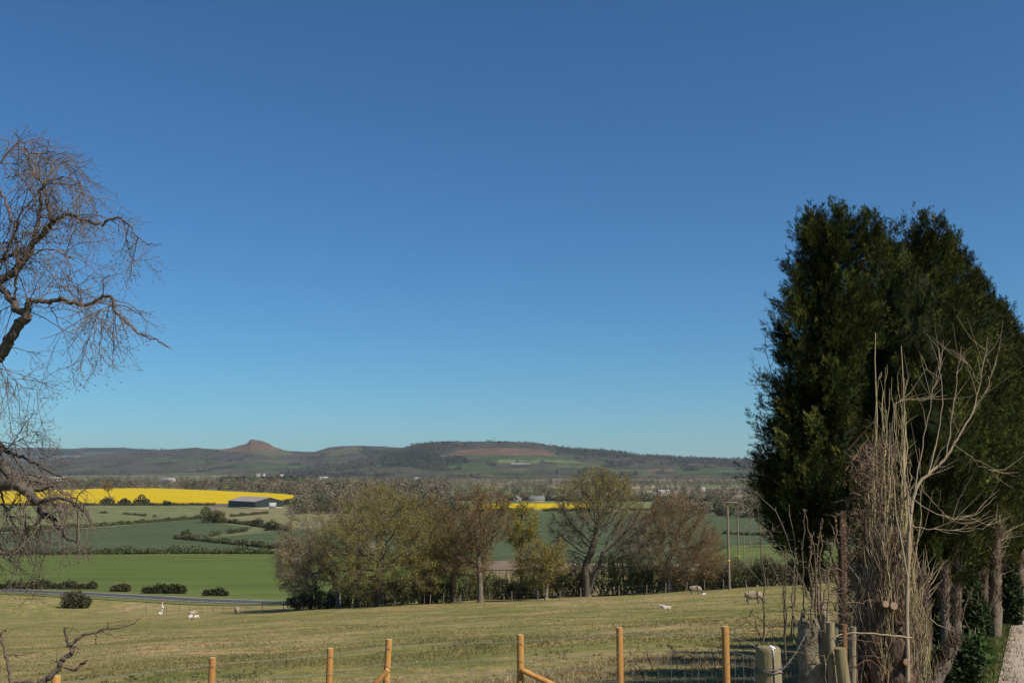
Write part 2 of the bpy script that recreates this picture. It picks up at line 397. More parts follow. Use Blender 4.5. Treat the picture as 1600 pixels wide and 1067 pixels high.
def puff(b, c, rx, rz, colr, n, s):
    """one far crown: a stem and many leaf-sized faces through an uneven volume"""
    d = rng.normal(size=(n, 3)); d /= np.linalg.norm(d, axis=1)[:, None]
    rr = rng.uniform(.35, 1, n) ** .6 * (1 + .22 * np.sin(d[:, 0] * 5 + c[0]) * np.cos(d[:, 2] * 4 + c[1]))
    pos = np.asarray(c) + d * rr[:, None] * np.array((rx, rx, rz))
    cc = np.asarray(colr) * rng.uniform(.75, 1.25, (n, 1))
    b.leaves(pos, rng.uniform(.7, 1.3, n) * s, .75, c=cc)
M['hill'] = mat('hill', None, (.62, .64, .62), .012, c3=(.74, .78, .74), scale3=.04, attr=True, rough=1, spec=0, bump=.0)
def hill(name, label, sil, y0, D, back, base, covers, amp=.25, prof=1.25, n=1300, jag=.0, ntree=1500, tlabel='copses on the far hillside'):
    sx = np.array([a for a, _ in sil], float); sy = np.array([c for _, c in sil], float)
    px = np.linspace(sx[0], sx[-1], n); py = np.interp(px, sx, sy)
    for _ in range(1): py[1:-1] = .25 * py[:-2] + .5 * py[1:-1] + .25 * py[2:]
    py = py - jag * np.abs(rng.normal(size=n))
    vs = np.concatenate([np.linspace(0, 1, 130), 1 + np.linspace(0, 1, 10)[1:]])
    top = np.array([P(a, c, D) for a, c in zip(px, py)])
    kw = max(5, int(46 / (px[1] - px[0]))); ker = np.hanning(2 * kw + 1); ker /= ker.sum()
    zsm = np.convolve(np.pad(top[:, 2], kw, mode='edge'), ker, 'valid')
    zb = zplain(y0) - 1
    rows = []
    for v in vs:
        if v <= 1:
            Y = y0 + (D - y0) * v; s = (1 - prof[1]) * v ** prof[0] + prof[1] * (v * v * (3 - 2 * v))
        else:
            Y = D + back * (v - 1); s = 1 - .75 * (v - 1) ** 1.3
        x = top[:, 0] / D * Y
        env = np.clip(min(v, abs(1 - v) * 1.6) * 3, 0, 1)
        z = zb + (zsm - zb) * s + (top[:, 2] - zsm) * min(s, 1) ** 5 + fnoise(x * .004, Y * .004 + 3) * amp * (top[:, 2] - zb) * .12 * env
        rows.append(np.stack([x, np.full(n, Y), z], 1))
    V = np.stack(rows, 0); K = len(vs)
    ppx, ppy = pix(V)
    nx = fnoise(V[..., 0] * .006, V[..., 1] * .004); nf = fnoise(V[..., 0] * .03, V[..., 1] * .02 + 9, octs=3)
    c = np.zeros(V.shape); w1 = np.clip(.5 + .6 * nx, 0, 1)[..., None]
    c[:] = np.array(base[0]) * w1 + np.array(base[1]) * (1 - w1)
    wob = nf * .8
    # hedged fields, scrub and copses on the lower slopes
    cx = np.floor(V[..., 0] / 170 + .8 * fnoise(V[..., 1] * .004, V[..., 0] * .001)).astype(int); cy = np.floor(V[..., 1] / 260 + .7 * fnoise(V[..., 0] * .003, V[..., 1] * .001)).astype(int)
    hsh = ((cx * 73856093) ^ (cy * 19349663)) % 11
    low = (vs[:, None] < .62 + .12 * nx) & (hsh < 7)
    pal = np.array([GRN, (.13, .14, .065), (.16, .125, .09), GRN, CONIF, LGRN, (.12, .10, .075)])
    c[low] = .52 * c[low] + .48 * pal[hsh[low]]
    cop = fnoise(V[..., 0] * .012, V[..., 1] * .006 + 5, octs=3) > .42
    c[cop] = np.array((.055, .055, .04))
    c[fnoise(V[..., 0] * .02 + 7, V[..., 1] * .012, octs=2) < -.55] *= 1.3
    for poly, cc in covers: 
        mk = inpoly(ppx + 3 * nf, ppy + wob, poly); c[mk] = np.array(cc)
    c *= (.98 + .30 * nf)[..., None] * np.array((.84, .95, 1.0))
    dark = (c.max(-1) < .062) & (ppx > -60) & (ppx < 1260) & (vs[:, None] <= 1)
    ki, kj = np.nonzero(dark)
    if len(ki):
        pick = rng.choice(len(ki), min(ntree, len(ki)), replace=False); tb_ = MB()
        for a_, b_ in zip(ki[pick], kj[pick]):
            H = rng.uniform(7, 13); puff(tb_, V[a_, b_] + np.array((rng.normal() * 6, rng.normal() * 8, H * .35)), H * .5, H * .5, (.05, .058, .04) if rng.random() < .6 else (.085, .075, .05), 12, H * .45)
        tag(tb_.build('woodland', M['far_tree']), tlabel, kind='stuff')
    i, j = np.meshgrid(np.arange(K - 1), np.arange(n - 1), indexing='ij')
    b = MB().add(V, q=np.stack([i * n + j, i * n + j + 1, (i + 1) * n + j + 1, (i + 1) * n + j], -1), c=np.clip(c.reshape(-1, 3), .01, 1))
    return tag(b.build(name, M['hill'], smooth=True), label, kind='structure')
MOOR = (.11, .08, .06); WOOD = (.08, .075, .055); CONIF = (.030, .042, .028); GRN = (.085, .105, .05); LGRN = (.17, .18, .08); BRACK = (.19, .115, .08); PALE = (.18, .15, .12)
hill('hills', 'far blue moor ridge on the left skyline',
     [(-700, 705), (-300, 702), (-60, 700), (60, 699), (110, 701), (135, 699.5), (190, 699), (230, 702), (300, 704), (420, 708), (520, 716), (640, 728)], 6800, 9000, 1800, (MOOR, WOOD),
     [([(85, 711), (125, 711), (127, 715), (85, 715)], PALE), ([(40, 703), (120, 704), (130, 711), (40, 710)], CONIF), ([(128, 700), (240, 702), (240, 706), (128, 705)], CONIF), ([(130, 707), (210, 706), (240, 712), (130, 713)], GRN)], prof=(1.2, .5), tlabel='dark plantations on the far blue ridge')
hill('hills', 'ridge with a pointed rocky peak and a saddle',
     [(-200, 728), (60, 720), (150, 711), (200, 706), (230, 703.5), (270, 701.5), (300, 699.5), (308, 698.8), (318, 700.5), (345, 701.8), (360, 700), (375, 695.5), (384, 693.4), (388.5, 690.8), (390.5, 686.6), (395, 686.2), (400, 687.2), (410, 688.8), (420, 693), (428, 698), (440, 702), (452, 704.5), (475, 705.5), (492, 705.5), (502, 702.5), (515, 698.5), (530, 697), (560, 696), (600, 697.5), (640, 700), (720, 706), (820, 716)], 4300, 6500, 1500, (MOOR, WOOD),
     [([(340, 703), (372, 696), (391, 686), (412, 690), (428, 698), (440, 704), (400, 706), (350, 706)], (.20, .11, .075)), ([(375, 703), (450, 703), (460, 711), (400, 711)], (.14, .13, .065)),
      ([(225, 716), (330, 718), (345, 722), (230, 722)], GRN), ([(370, 726), (490, 726), (490, 731), (370, 732)], GRN), ([(500, 706), (560, 698), (570, 704), (520, 713)], (.13, .11, .06)), ([(560, 704), (640, 701), (640, 712), (570, 712)], CONIF), ([(200, 706), (330, 704), (420, 712), (420, 718), (200, 714)], WOOD)], prof=(1.35, .55), tlabel='copses on the slopes under the rocky peak')
hill('hills', 'long flat topped moorland hill with a reddish scar',
     [(440, 738), (520, 727), (560, 719), (600, 708), (628, 700), (645, 695.5), (665, 691.5), (700, 690), (790, 689.8), (830, 691), (848, 693), (862, 697), (890, 701.5), (930, 703), (965, 706), (990, 709), (1015, 711.5), (1060, 714.5), (1100, 716.5), (1180, 718.5), (1300, 724), (1500, 733), (1700, 738)], 2900, 5000, 1500, ((.085, .072, .056), WOOD),
     [([(600, 709), (650, 700), (690, 712), (700, 722), (660, 729), (600, 729), (590, 722)], CONIF), ([(640, 694), (700, 691), (720, 697), (690, 704), (650, 701)], (.06, .055, .04)),
      ([(698, 711), (718, 703), (790, 699), (850, 703), (872, 712), (760, 711)], BRACK), ([(720, 711), (870, 712), (900, 717), (830, 720), (730, 717)], GRN),
      ([(780, 719), (806, 718), (806, 723), (778, 724)], LGRN), ([(812, 718), (846, 718), (840, 724), (808, 724)], LGRN), ([(852, 718), (900, 720), (912, 724), (852, 722)], LGRN), ([(800, 723), (828, 723), (828, 725), (800, 725)], (.32, .30, .29)),
      ([(862, 697), (900, 701), (980, 708), (1000, 716), (930, 712), (880, 708)], CONIF), ([(1000, 711), (1180, 719), (1180, 731), (1060, 722)], (.045, .045, .035)),
      ([(1010, 733), (1050, 731), (1055, 737), (1010, 738)], BRACK), ([(1052, 734), (1120, 731), (1180, 736), (1180, 742), (1060, 741)], GRN), ([(1066, 730), (1085, 729), (1090, 735), (1070, 737)], CONIF),
      ([(700, 727), (760, 722), (770, 733), (700, 732)], GRN), ([(690, 715), (725, 714), (735, 724), (695, 724)], CONIF)], prof=(1.25, .55), jag=.3, ntree=3000, tlabel='conifer plantations on the flat topped hill')
mon = P(773, 689.8, 4990)
b = MB(); b.box((0, 0, 2), (6, 6, 6)); b.box((0, 0, 12), (3, 3, 16), taper=.55)
tag(b.build('monument', mat('stone', (.16, .14, .12), (.2, .18, .15), 1), origin=None), 'small dark obelisk on the flat hilltop', 'monument')
bpy.data.objects['monument'].location = tuple(mon)

# ------------------------------------------------------------------ woods of the vale
TREEC = [(.165, .138, .085), (.185, .152, .095), (.142, .122, .082), (.13, .13, .065), (.10, .125, .055), (.20, .165, .108), (.06, .075, .042), (.17, .19, .06)]
TREEW = np.array([5, 5, 4, 3, 2, 3, 1.2, .6]); TREEW = TREEW / TREEW.sum()
def wood(name, label, spots, h=(7, 12), n=34, ls=.15):
    b = MB()
    for (x, y, ci) in spots:
        H = rng.uniform(*h); rx = H * rng.uniform(.38, .6); z = gz(x, y)
        cc = np.array(TREEC[ci]) * rng.uniform(.8, 1.2)
        puff(b, (x, y, z + H * .5), rx, H * .52, cc, n * 3, H * ls)
    return tag(b.build(name, M['far_tree']), label, kind='stuff')
def scatter(px0, px1, y0, y1, n, weights=TREEW, density=None):
    out = []
    while len(out) < n:
        Y = math.exp(rng.uniform(math.log(y0), math.log(y1))); px = rng.uniform(px0, px1); x = (px - 800) / F * Y
        if density is not None and rng.random() > density(px, Y, x): continue
        out.append((x, Y, rng.choice(8, p=weights)))
    return out
def dens(px, Y, x):
    k = abs((Y * .0065 + .35 * math.sin(x * .004) + .2 * math.sin(x * .011)) % 1 - .5) * 2      # hedge and wood lines across the vale
    return float(np.clip(.25 + .9 * fnoise(np.array(x * .004), np.array(Y * .006)), .02, 1)) if k > .3 else .9 * float(np.clip(.6 + fnoise(np.array(x * .006), np.array(Y * .003)), 0, 1))
wood('woodland', 'brown and olive leafless woods across the far vale', scatter(-200, 1500, 1550, 3400, 3000, density=dens), (6, 10), 24)
def belt(px, Y, x):
    lo = np.interp(px, [0, 100, 170, 230, 330, 440, 480, 520, 1000], [1370, 1460, 1590, 1620, 1450, 1270, 1150, 1060, 1150])
    return 1.0 if Y > lo else 0.0
wood('woodland', 'belt of bare brown trees behind the yellow field', scatter(-150, 700, 1020, 1800, 620, density=belt), (10, 17), 70, .12)
wood('woodland', 'scattered bare trees and scrub right of the oaks', scatter(680, 1400, 1000, 1500, 260, density=dens), (6, 10), 50)
cw = np.array([0, 0, .1, 0, .1, 0, 1, 0]); cw /= cw.sum()
wood('woodland', 'dark conifer plantation above the barn', scatter(352, 478, 1720, 1950, 150, weights=cw), (15, 19), 40)
wood('woodland', 'dark evergreen clump behind the tallest oak', scatter(622, 705, 560, 640, 26, weights=cw), (9, 13), 360, .075)
wood('woodland', 'greyish brown wood right of the barn', scatter(470, 690, 700, 960, 120), (10, 14), 240, .085)
wood('woodland', 'low bare copse near the power line', scatter(1020, 1300, 640, 860, 90), (6, 10), 160, .10)

# ------------------------------------------------------------------ far houses
M['white_wall'] = mat('white_wall', (.55, .53, .49), (.45, .43, .40), .5)
M['roof_grey'] = mat('roof_grey', (.30, .29, .29), (.22, .21, .21), .6)
M['roof_dark'] = mat('roof_dark', (.13, .13, .14), (.18, .18, .19), .4)
M['roof_red'] = mat('roof_red', (.30, .15, .10), (.22, .12, .08), .6)
M['stone_wall'] = mat('stone_wall', (.36, .29, .22), (.28, .22, .17), .8)
def house(name, label, cat, px, Y, L, W, H, rz, wall, roof, z=None, group=None):
    o = on(px, Y, 745); z = o[2] if z is None else z
    t = tag(empty(name, (o[0], o[1], z), rz), label, cat, group)
    b = MB(); b.box((0, 0, H / 2 - .5), (L, W, H + 1))
    b.add([(-L / 2, -W / 2, H), (-L / 2, W / 2, H), (-L / 2, 0, H + W * .35), (L / 2, -W / 2, H), (L / 2, W / 2, H), (L / 2, 0, H + W * .35)], t=[[0, 2, 1], [3, 4, 5]])
    b.build('wall', wall, t)
    b = MB(); e = .4; rh = H + W * .35
    for s in (-1, 1):
        b.add([(-L / 2 - e, s * (W / 2 + e), H - .2), (L / 2 + e, s * (W / 2 + e), H - .2), (L / 2 + e, 0, rh + .15), (-L / 2 - e, 0, rh + .15),
               (-L / 2 - e, s * (W / 2 + e), H), (L / 2 + e, s * (W / 2 + e), H), (L / 2 + e, 0, rh + .4), (-L / 2 - e, 0, rh + .4)],
              q=[[0, 1, 2, 3], [4, 5, 6, 7], [0, 1, 5, 4], [1, 2, 6, 5], [3, 0, 4, 7]])
    r = b.build('roof', roof, t)
    return t
GH = 'white houses scattered in the vale'
for nm, lb, ct, px, Y, L, W, H, rz, wl, rf in [
    ('farm_shed', 'long pale shed far off behind the left branches', 'shed', 91, 2300, 40, 14, 6, .1, 'white_wall', 'roof_grey'),
    ('cottage', 'white houses nearest the yellow field skyline, left of the pointed peak', 'house', 262, 2250, 32, 12, 6, -.1, 'white_wall', 'roof_grey'),
    ('cottage', 'reddish roofed house low in the vale left of the pointed peak', 'house', 297, 2150, 16, 8, 4, .2, 'stone_wall', 'roof_red'),
    ('cottage', 'white house directly below the pointed peak', 'house', 404, 3300, 16, 10, 9, .0, 'white_wall', 'roof_grey'),
    ('cottage', 'white gabled house just right of the one below the peak', 'house', 413, 3300, 10, 9, 10, 1.5, 'white_wall', 'roof_grey'),
    ('cottage', 'white house on the slope right of the peak', 'house', 440, 3300, 14, 9, 8, .4, 'white_wall', 'roof_grey'),
    ('farm_shed', 'small white shed at the foot of the saddle', 'shed', 505, 2600, 22, 11, 6, .1, 'white_wall', 'roof_grey'),
    ('cottage', 'tiny white house under the dark hill plantation', 'house', 650, 2500, 12, 8, 6, .1, 'white_wall', 'roof_grey'),
    ('farmhouse', 'stone farmhouse between the two right oaks', 'house', 1036, 1120, 14, 9, 5.5, .5, 'stone_wall', 'roof_grey'),
    ('farm_shed', 'low pale shed left of the stone farmhouse', 'shed', 1015, 1130, 14, 8, 3, .1, 'white_wall', 'roof_grey'),
    ('cottage', 'small stone house in the green field at right', 'house', 1096, 1400, 8, 6, 4, .3, 'stone_wall', 'roof_grey'),
    ('farm_shed', 'low grey roofed farm sheds between the oak crowns', 'shed', 838, 1010, 15, 8, 2.0, .15, 'stone_wall', 'roof_dark'),
    ('farm_shed', 'small stone shed left of the grey farm sheds', 'shed', 808, 1000, 8, 6, 3, 1.2, 'stone_wall', 'roof_dark')]:
    house(nm, lb, ct, px, Y, L, W, H, rz, M[wl], M[rf], group=GH if nm == 'cottage' and wl == 'white_wall' else None)

# barn by the yellow field
M['barn_green'] = mat('barn_green', (.022, .036, .030), (.032, .045, .038), 1.0, stretch=(1, 1, .1), rough=.5)
M['barn_roof'] = mat('barn_roof', (.25, .22, .225), (.32, .285, .28), .25, rough=.7)
M['concrete'] = mat('concrete', (.42, .40, .37), (.32, .31, .28), 1.5)
M['door_grey'] = mat('door_grey', (.42, .42, .43), (.35, .35, .36), 1, stretch=(6, 6, .2))
BY = 832.0; c0 = on(399, BY, 790)
th = R(45); bL, bW, bH, bR = 42.0, 25.5, 5.6, 8.6
barn = tag(empty('barn', c0, -th), 'large dark green barn with grey roof beside the yellow field', 'barn')
# local x runs from the near corner along the long wall to -x; local y away along the gable
def slab(b, pts, t):                     # a flat panel given thickness along its normal
    p = np.array(pts, float); n = np.cross(p[1] - p[0], p[2] - p[0]); n /= np.linalg.norm(n); k = len(p)
    v = np.vstack([p, p + n * t]); q = [[a, (a + 1) % k, k + (a + 1) % k, k + a] for a in range(k)]
    b.add(v, q=q)
    if k == 4: b.add(v, q=[[3, 2, 1, 0], [4, 5, 6, 7]])
    else:
        b.add(v, t=[[0, a + 1, a] for a in range(1, k - 1)] + [[k, k + a, k + a + 1] for a in range(1, k - 1)])
b = MB(); slab(b, [(-bL, 0, .9), (0, 0, .9), (0, 0, bH), (-bL, 0, bH)], .2); slab(b, [(0, bW, .9), (-bL, bW, .9), (-bL, bW, bH), (0, bW, bH)], .2)
slab(b, [(0, 0.02, .9), (0, bW - .02, .9), (0, bW - .02, bH), (0, bW / 2, bR), (0, 0.02, bH)], .2); slab(b, [(-bL, bW, .9), (-bL, 0, .9), (-bL, 0, bH), (-bL, bW / 2, bR), (-bL, bW, bH)], .2)
for k in range(1, 7): b.box((-bL * k / 7, -.28, bH / 2 + .45), (.28, .2, bH - .9))
b.build('wall', M['barn_green'], barn)
b = MB(); b.box((-bL / 2, 0, .35), (bL + .2, .5, 1.1)); b.box((0, bW / 2, .35), (.5, bW - .6, 1.1)); b.box((-bL / 2, bW, .35), (bL, .5, 1.1)); b.box((-bL, bW / 2, .35), (.5, bW - .6, 1.1)); b.build('plinth', M['concrete'], barn)
b = MB(); e = .7
for s in (0, 1):
    y0 = -e if s == 0 else bW + e
    pts = [(-bL - e, y0, bH - .12), (e, y0, bH - .12), (e, bW / 2, bR + .15), (-bL - e, bW / 2, bR + .15)]
    slab(b, pts if s == 0 else pts[::-1], .18)
for k in range(12): b.box((-bL * (k + .5) / 12, bW / 2, bR + .34), (1.6, .7, .12))
b.build('roof', M['barn_roof'], barn)
b = MB(); b.box((.32, bW * .62, 2.3), (.16, 6.5, 4.4)); 
for k in (-1, 0, 1): b.box((.44, bW * .62 + k * 3.1, 2.3), (.1, .2, 4.4))
b.build('door', M['door_grey'], barn)

# ------------------------------------------------------------------ trees by growth towards a crown
def colonize(start, att, step, infl, kill, iters=140, bias=(0, 0, .05), par0=None):
    nodes = [np.array(p, float) for p in start]; par = list(par0) if par0 is not None else [-1] + list(range(len(start) - 1))
    att = np.array(att); nd = np.full(len(att), 1e9); ni = np.zeros(len(att), int)
    def upd(k0):
        nw = np.array(nodes[k0:])
        d = np.linalg.norm(att[:, None] - nw[None], axis=2); j = d.argmin(1); dm = d[np.arange(len(att)), j]
        m = dm < nd; nd[m] = dm[m]; ni[m] = j[m] + k0
    upd(0); bias = np.array(bias)
    for it in range(iters):
        if len(att) == 0: break
        act = nd < (infl if it > 3 else 1e9)
        if not act.any(): break
        k0 = len(nodes); N = np.array(nodes)
        dirs = att[act] - N[ni[act]]; dirs /= np.linalg.norm(dirs, axis=1)[:, None] + 1e-9
        acc = np.zeros((k0, 3)); np.add.at(acc, ni[act], dirs)
        for u in np.unique(ni[act]):
            v = acc[u]; L = np.linalg.norm(v)
            if L < 1e-3: v = rng.normal(size=3); L = np.linalg.norm(v)
            v = v / L + bias + rng.normal(size=3) * .16; v /= np.linalg.norm(v)
            nodes.append(N[u] + v * step); par.append(int(u))
        if len(nodes) == k0: break
        upd(k0); keep = nd > kill
        if it > 60 and keep.all() and len(nodes) > 6000: break
        att = att[keep]; nd = nd[keep]; ni = ni[keep]
    return np.array(nodes), np.array(par)
def radii(nodes, par, r0, tip=.012, e=2.2):
    n = len(nodes); a = np.zeros(n); ch = np.zeros(n, int)
    np.add.at(ch, par[par >= 0], 1)
    a[ch == 0] = tip ** e
    for k in range(n - 1, 0, -1): a[par[k]] += a[k]
    r = np.maximum(a, tip ** e) ** (1 / e)
    big = r.max(); return tip + (r - tip) * (r0 - tip) / max(big - tip, 1e-6), ch
def ell_points(e, n):
    c, r = np.array(e[:3]), np.array(e[3:6])
    d = rng.normal(size=(n, 3)); d /= np.linalg.norm(d, axis=1)[:, None]
    return c + d * (rng.uniform(.0, 1, n) ** .42)[:, None] * r
def tree(name, label, cat, base_px, Y, trunk, crowns, r0=.45, natt=700, step=.55, twigmat='twig', leafc=None, nleaf=0, leafsize=.22, leafzone=None,
         twig_n=7, twig_len=1.15, twig_r=.013, barkmat='bark', group=None, trunks=None, droop=0.0):
    base = on(base_px, Y, 930); base[2] -= .15
    root = tag(empty(name, base), label, cat, group)
    el = []
    for (x0, x1, y0, y1, dY) in crowns:
        c = P((x0 + x1) / 2, (y0 + y1) / 2, Y + dY); rx = (x1 - x0) / 2 / F * (Y + dY); rz = (y1 - y0) / 2 / F * (Y + dY)
        el.append((*c, rx, rx * .95, rz))
    vol = np.array([e[3] * e[4] * e[5] for e in el]) ** .75; vol /= vol.sum()
    att = np.concatenate([ell_points(e, max(20, int(natt * v))) for e, v in zip(el, vol)])
    tp = [base] + [P(a, c, Y) for a, c in trunk]
    st = [tp[0]]
    for a, c in zip(tp[:-1], tp[1:]):
        k = max(2, int(np.linalg.norm(c - a) / step)); st += [a + (c - a) * q / k for q in range(1, k + 1)]
    p0_ = [-1] + list(range(len(st) - 1)); n_main = len(st)
    for tk in (trunks or []):
        tp = [base] + [P(a, c, Y) for a, c in tk]; first = True
        for a, c in zip(tp[:-1], tp[1:]):
            k = max(2, int(np.linalg.norm(c - a) / step))
            for q in range(1, k + 1): p0_.append(0 if first else len(st) - 1); st.append(a + (c - a) * q / k); first = False
    nodes, par = colonize(st, att, step, step * 9, step * 1.6, par0=p0_)
    r, ch = radii(nodes, par, r0)
    r[:n_main] = np.maximum(r[:n_main], np.linspace(r0, r0 * .62, n_main)) * rng.uniform(.9, 1.12, n_main)
    if trunks: r[n_main:len(st)] = np.maximum(r[n_main:len(st)], r0 * .5)
    r[0] *= 1.45
    if len(st) > 2: r[1] *= 1.15
    idx = np.arange(1, len(nodes)); pp = par[idx]
    b0 = MB(); big = r[idx] > .07; k = idx[big]
    b0.segs(nodes[par[k]], nodes[k], np.minimum(r[par[k]], r[k] * 1.35), r[k], 8)
    b0.build('trunk', M[barkmat], root, smooth=True, origin=base)
    b1 = MB(); k = idx[~big]; b1.segs(nodes[par[k]], nodes[k], np.minimum(r[par[k]], r[k] * 1.5), r[k], 4)
    # twigs on every thin limb
    thin = idx[r[idx] < .06]; tw = np.repeat(thin, twig_n); n = len(tw)
    cen = np.mean([e[:3] for e in el], 0)
    d0 = nodes[tw] - nodes[par[tw]]; d0 /= np.linalg.norm(d0, axis=1)[:, None] + 1e-9
    out = nodes[tw] - cen; out /= np.linalg.norm(out, axis=1)[:, None] + 1e-9
    d = d0 * .5 + out * .45 + rng.normal(size=(n, 3)) * .62; d[:, 2] += .12 - droop; d /= np.linalg.norm(d, axis=1)[:, None]
    L = twig_len * rng.uniform(.4, 1.15, n)
    p0 = nodes[tw] - (nodes[tw] - nodes[par[tw]]) * rng.uniform(0, 1, (n, 1))
    pm = p0 + d * L[:, None] * .5; d2 = d + rng.normal(size=(n, 3)) * .35; d2[:, 2] += .1 - droop; d2 /= np.linalg.norm(d2, axis=1)[:, None]
    p1 = pm + d2 * L[:, None] * .5
    b1.segs(p0, pm, twig_r * 1.3, twig_r, 3); b1.segs(pm, p1, twig_r, twig_r * .4, 3)
    # side shoots
    m = rng.random(n) < .8; d3 = d + rng.normal(size=(n, 3)) * .8; d3 /= np.linalg.norm(d3, axis=1)[:, None]
    p2 = pm + d3 * L[:, None] * .45; b1.segs(pm[m], p2[m], twig_r * .8, twig_r * .35, 3)
    b1.build('branches', M[twigmat], root, origin=base)
    if nleaf:
        ends = np.concatenate([p1, p2, pm])
        if leafzone is not None:
            qx, qy = pix(ends); wgt = leafzone(qx, qy)
            ends = ends[rng.random(len(ends)) < wgt]
        pick = ends[rng.integers(0, len(ends), nleaf)] + rng.normal(size=(nleaf, 3)) * .13
        lc = np.array(leafc); cc = lc[rng.integers(0, len(lc), nleaf)] * rng.uniform(.7, 1.3, (nleaf, 1))
        b2 = MB(); b2.leaves(pick, rng.uniform(.6, 1.3, nleaf) * leafsize, .7, c=cc)
        b2.build('foliage', M['leaf'], root, origin=base)
    return root
YG = [(.29, .255, .038), (.22, .215, .042), (.35, .29, .038), (.18, .185, .045)]
YB = [(.25, .195, .05), (.28, .21, .045), (.20, .165, .05)]
DG = [(.045, .075, .022), (.06, .085, .025), (.035, .055, .018)]
GO = 'oaks along the far edge of the pasture'
tree('oak_tree', 'widest olive green leafed oak, in the middle of the row', 'tree', 594, 132, [(592, 900), (596, 872)],
     [(500, 696, 785, 938, 0), (535, 665, 757, 850, 2), (490, 590, 800, 925, 1), (620, 712, 795, 932, -1)], .55, 1700, .5, 'twig', YG, 62000, .13, twig_n=7, barkmat='bark_dark', group=GO)
tree('oak_tree', 'grey bare leaning oak at the left end of the row', 'tree', 533, 136, [(522, 900), (508, 882)],
     [(426, 520, 800, 925, 0), (430, 490, 850, 930, -2), (470, 530, 785, 860, 2)], .36, 900, .5, 'twig_grey', YB + YG, 5200, .17, barkmat='bark', droop=.12, group=GO)
tree('oak_tree', 'brown budding oak with pale straight trunk between olive oak and yellow tree', 'tree', 751, 131, [(750, 905), (748, 880)],
     [(682, 806, 764, 856, 0), (715, 804, 759, 835, 1), (672, 775, 825, 905, 1)], 0.34, 1000, .45, 'twig_brown', YB, 9000, .15, twig_n=8, group=GO)
tree('oak_tree', 'dark stemmed oak leaning behind the brown budding oak', 'tree', 708, 137, [(708, 895), (716, 880)],
     [(690, 775, 800, 890, 1), (660, 730, 830, 910, 0)], .34, 600, .5, 'twig_brown', YG + YB, 6000, .16, group=GO, barkmat='bark_dark')
tree('oak_tree', 'tallest domed oak, thick dark trunk and yellowish top', 'tree', 918, 134, [(914, 885), (924, 862), (930, 842)],
     [(864, 1008, 736, 858, 0), (885, 990, 731, 800, 0), (852, 935, 780, 890, 2), (940, 1022, 785, 892, 1)], .50, 1500, .48, 'twig', YG, 11000, .15, twig_n=7, barkmat='bark_dark', group=GO,
     leafzone=lambda x, y: np.clip(1.25 - (y - 735) / 75, .04, 1), trunks=[[(929, 900), (937, 882), (942, 862)]])
tree('oak_tree', 'rounded brown oak with low spreading twigs beside the tall power pole', 'tree', 1046, 132, [(1045, 896), (1042, 878), (1050, 866)],
     [(996, 1118, 774, 910, 0), (1005, 1098, 768, 845, 0), (1055, 1140, 815, 912, 1)], .32, 1400, .46, 'twig_brown', YB + [(.16, .15, .06)], 9000, .14, twig_n=8, group=GO)
tree('field_maple', 'small yellow leafed tree with crooked pale trunk in front of the hedge', 'tree', 853, 129, [(855, 905), (852, 885)],
     [(815, 888, 842, 908, 0), (800, 850, 855, 915, 1)], .19, 420, .42, 'twig', [(.34, .265, .035), (.28, .23, .035), (.22, .20, .05)], 11000, .15, barkmat='bark_pale', group=None)
tree('field_maple', 'slim bright yellow green tree behind the small yellow leafed one', 'tree', 815, 142, [(815, 900), (814, 870)],
     [(788, 842, 788, 860, 0), (795, 835, 783, 820, 0)], .24, 300, .5, 'twig', [(.34, .285, .035), (.27, .24, .04)], 9000, .16, barkmat='bark', group=None)
GB = 'bare trees behind the oak row'
tree('bare_tree', 'olive brown tree filling the gap between olive oak and brown budding oak', 'tree', 662, 143, [(662, 905), (660, 880)],
     [(618, 715, 780, 905, 0), (640, 700, 775, 840, 1)], .28, 900, .5, 'twig_brown', YG + YB, 12000, .15, group=GB)
tree('bare_tree', 'low grey twiggy tree under the left side of the grey leaning oak', 'tree', 486, 142, [(486, 925), (480, 910)],
     [(428, 520, 835, 930, 0)], .22, 700, .5, 'twig_grey', YG + YB, 5000, .16, group=GB, droop=.1)
tree('bare_tree', 'grey brown bare tree whose top shows behind the olive oak', 'tree', 560, 178, [(560, 880), (562, 840)],
     [(520, 615, 757, 850, 0), (545, 640, 762, 830, 3)], .4, 800, .7, 'twig_grey', YG, 6000, .2, twig_len=1.6, twig_r=.02, group=GB)
tree('bare_tree', 'brown scrubby bare tree between the two tallest right oaks', 'tree', 985, 165, [(985, 880), (985, 850)],
     [(960, 1030, 800, 890, 0)], .22, 500, .6, 'twig_grey', YB, 600, .25, twig_len=1.4, twig_r=.018, group=GB)
tree('bare_tree', 'pale twiggy bare tree at the right end of the row by the pole', 'tree', 1100, 150, [(1100, 895), (1100, 880)],
     [(1080, 1135, 845, 905, 0), (1100, 1132, 820, 880, 1)], .2, 330, .5, 'twig_brown', YB, 900, .2, group=GB)
tree('bare_tree', 'thin leafless tree standing in the olive field right of the barn', 'tree', 455, 420, [(455, 812), (455, 806)],
     [(446, 465, 788, 812, 0)], .25, 180, .8, 'twig', None, 0, twig_len=1.8, twig_r=.035)
tree('bare_tree', 'lone brown tree standing in the yellow field', 'tree', 169, 1010, [(169, 768), (169, 765)],
     [(161, 177, 753, 768, 0)], .5, 200, 1.0, 'twig_brown', YB, 900, .8, twig_len=2.4, twig_r=.09)

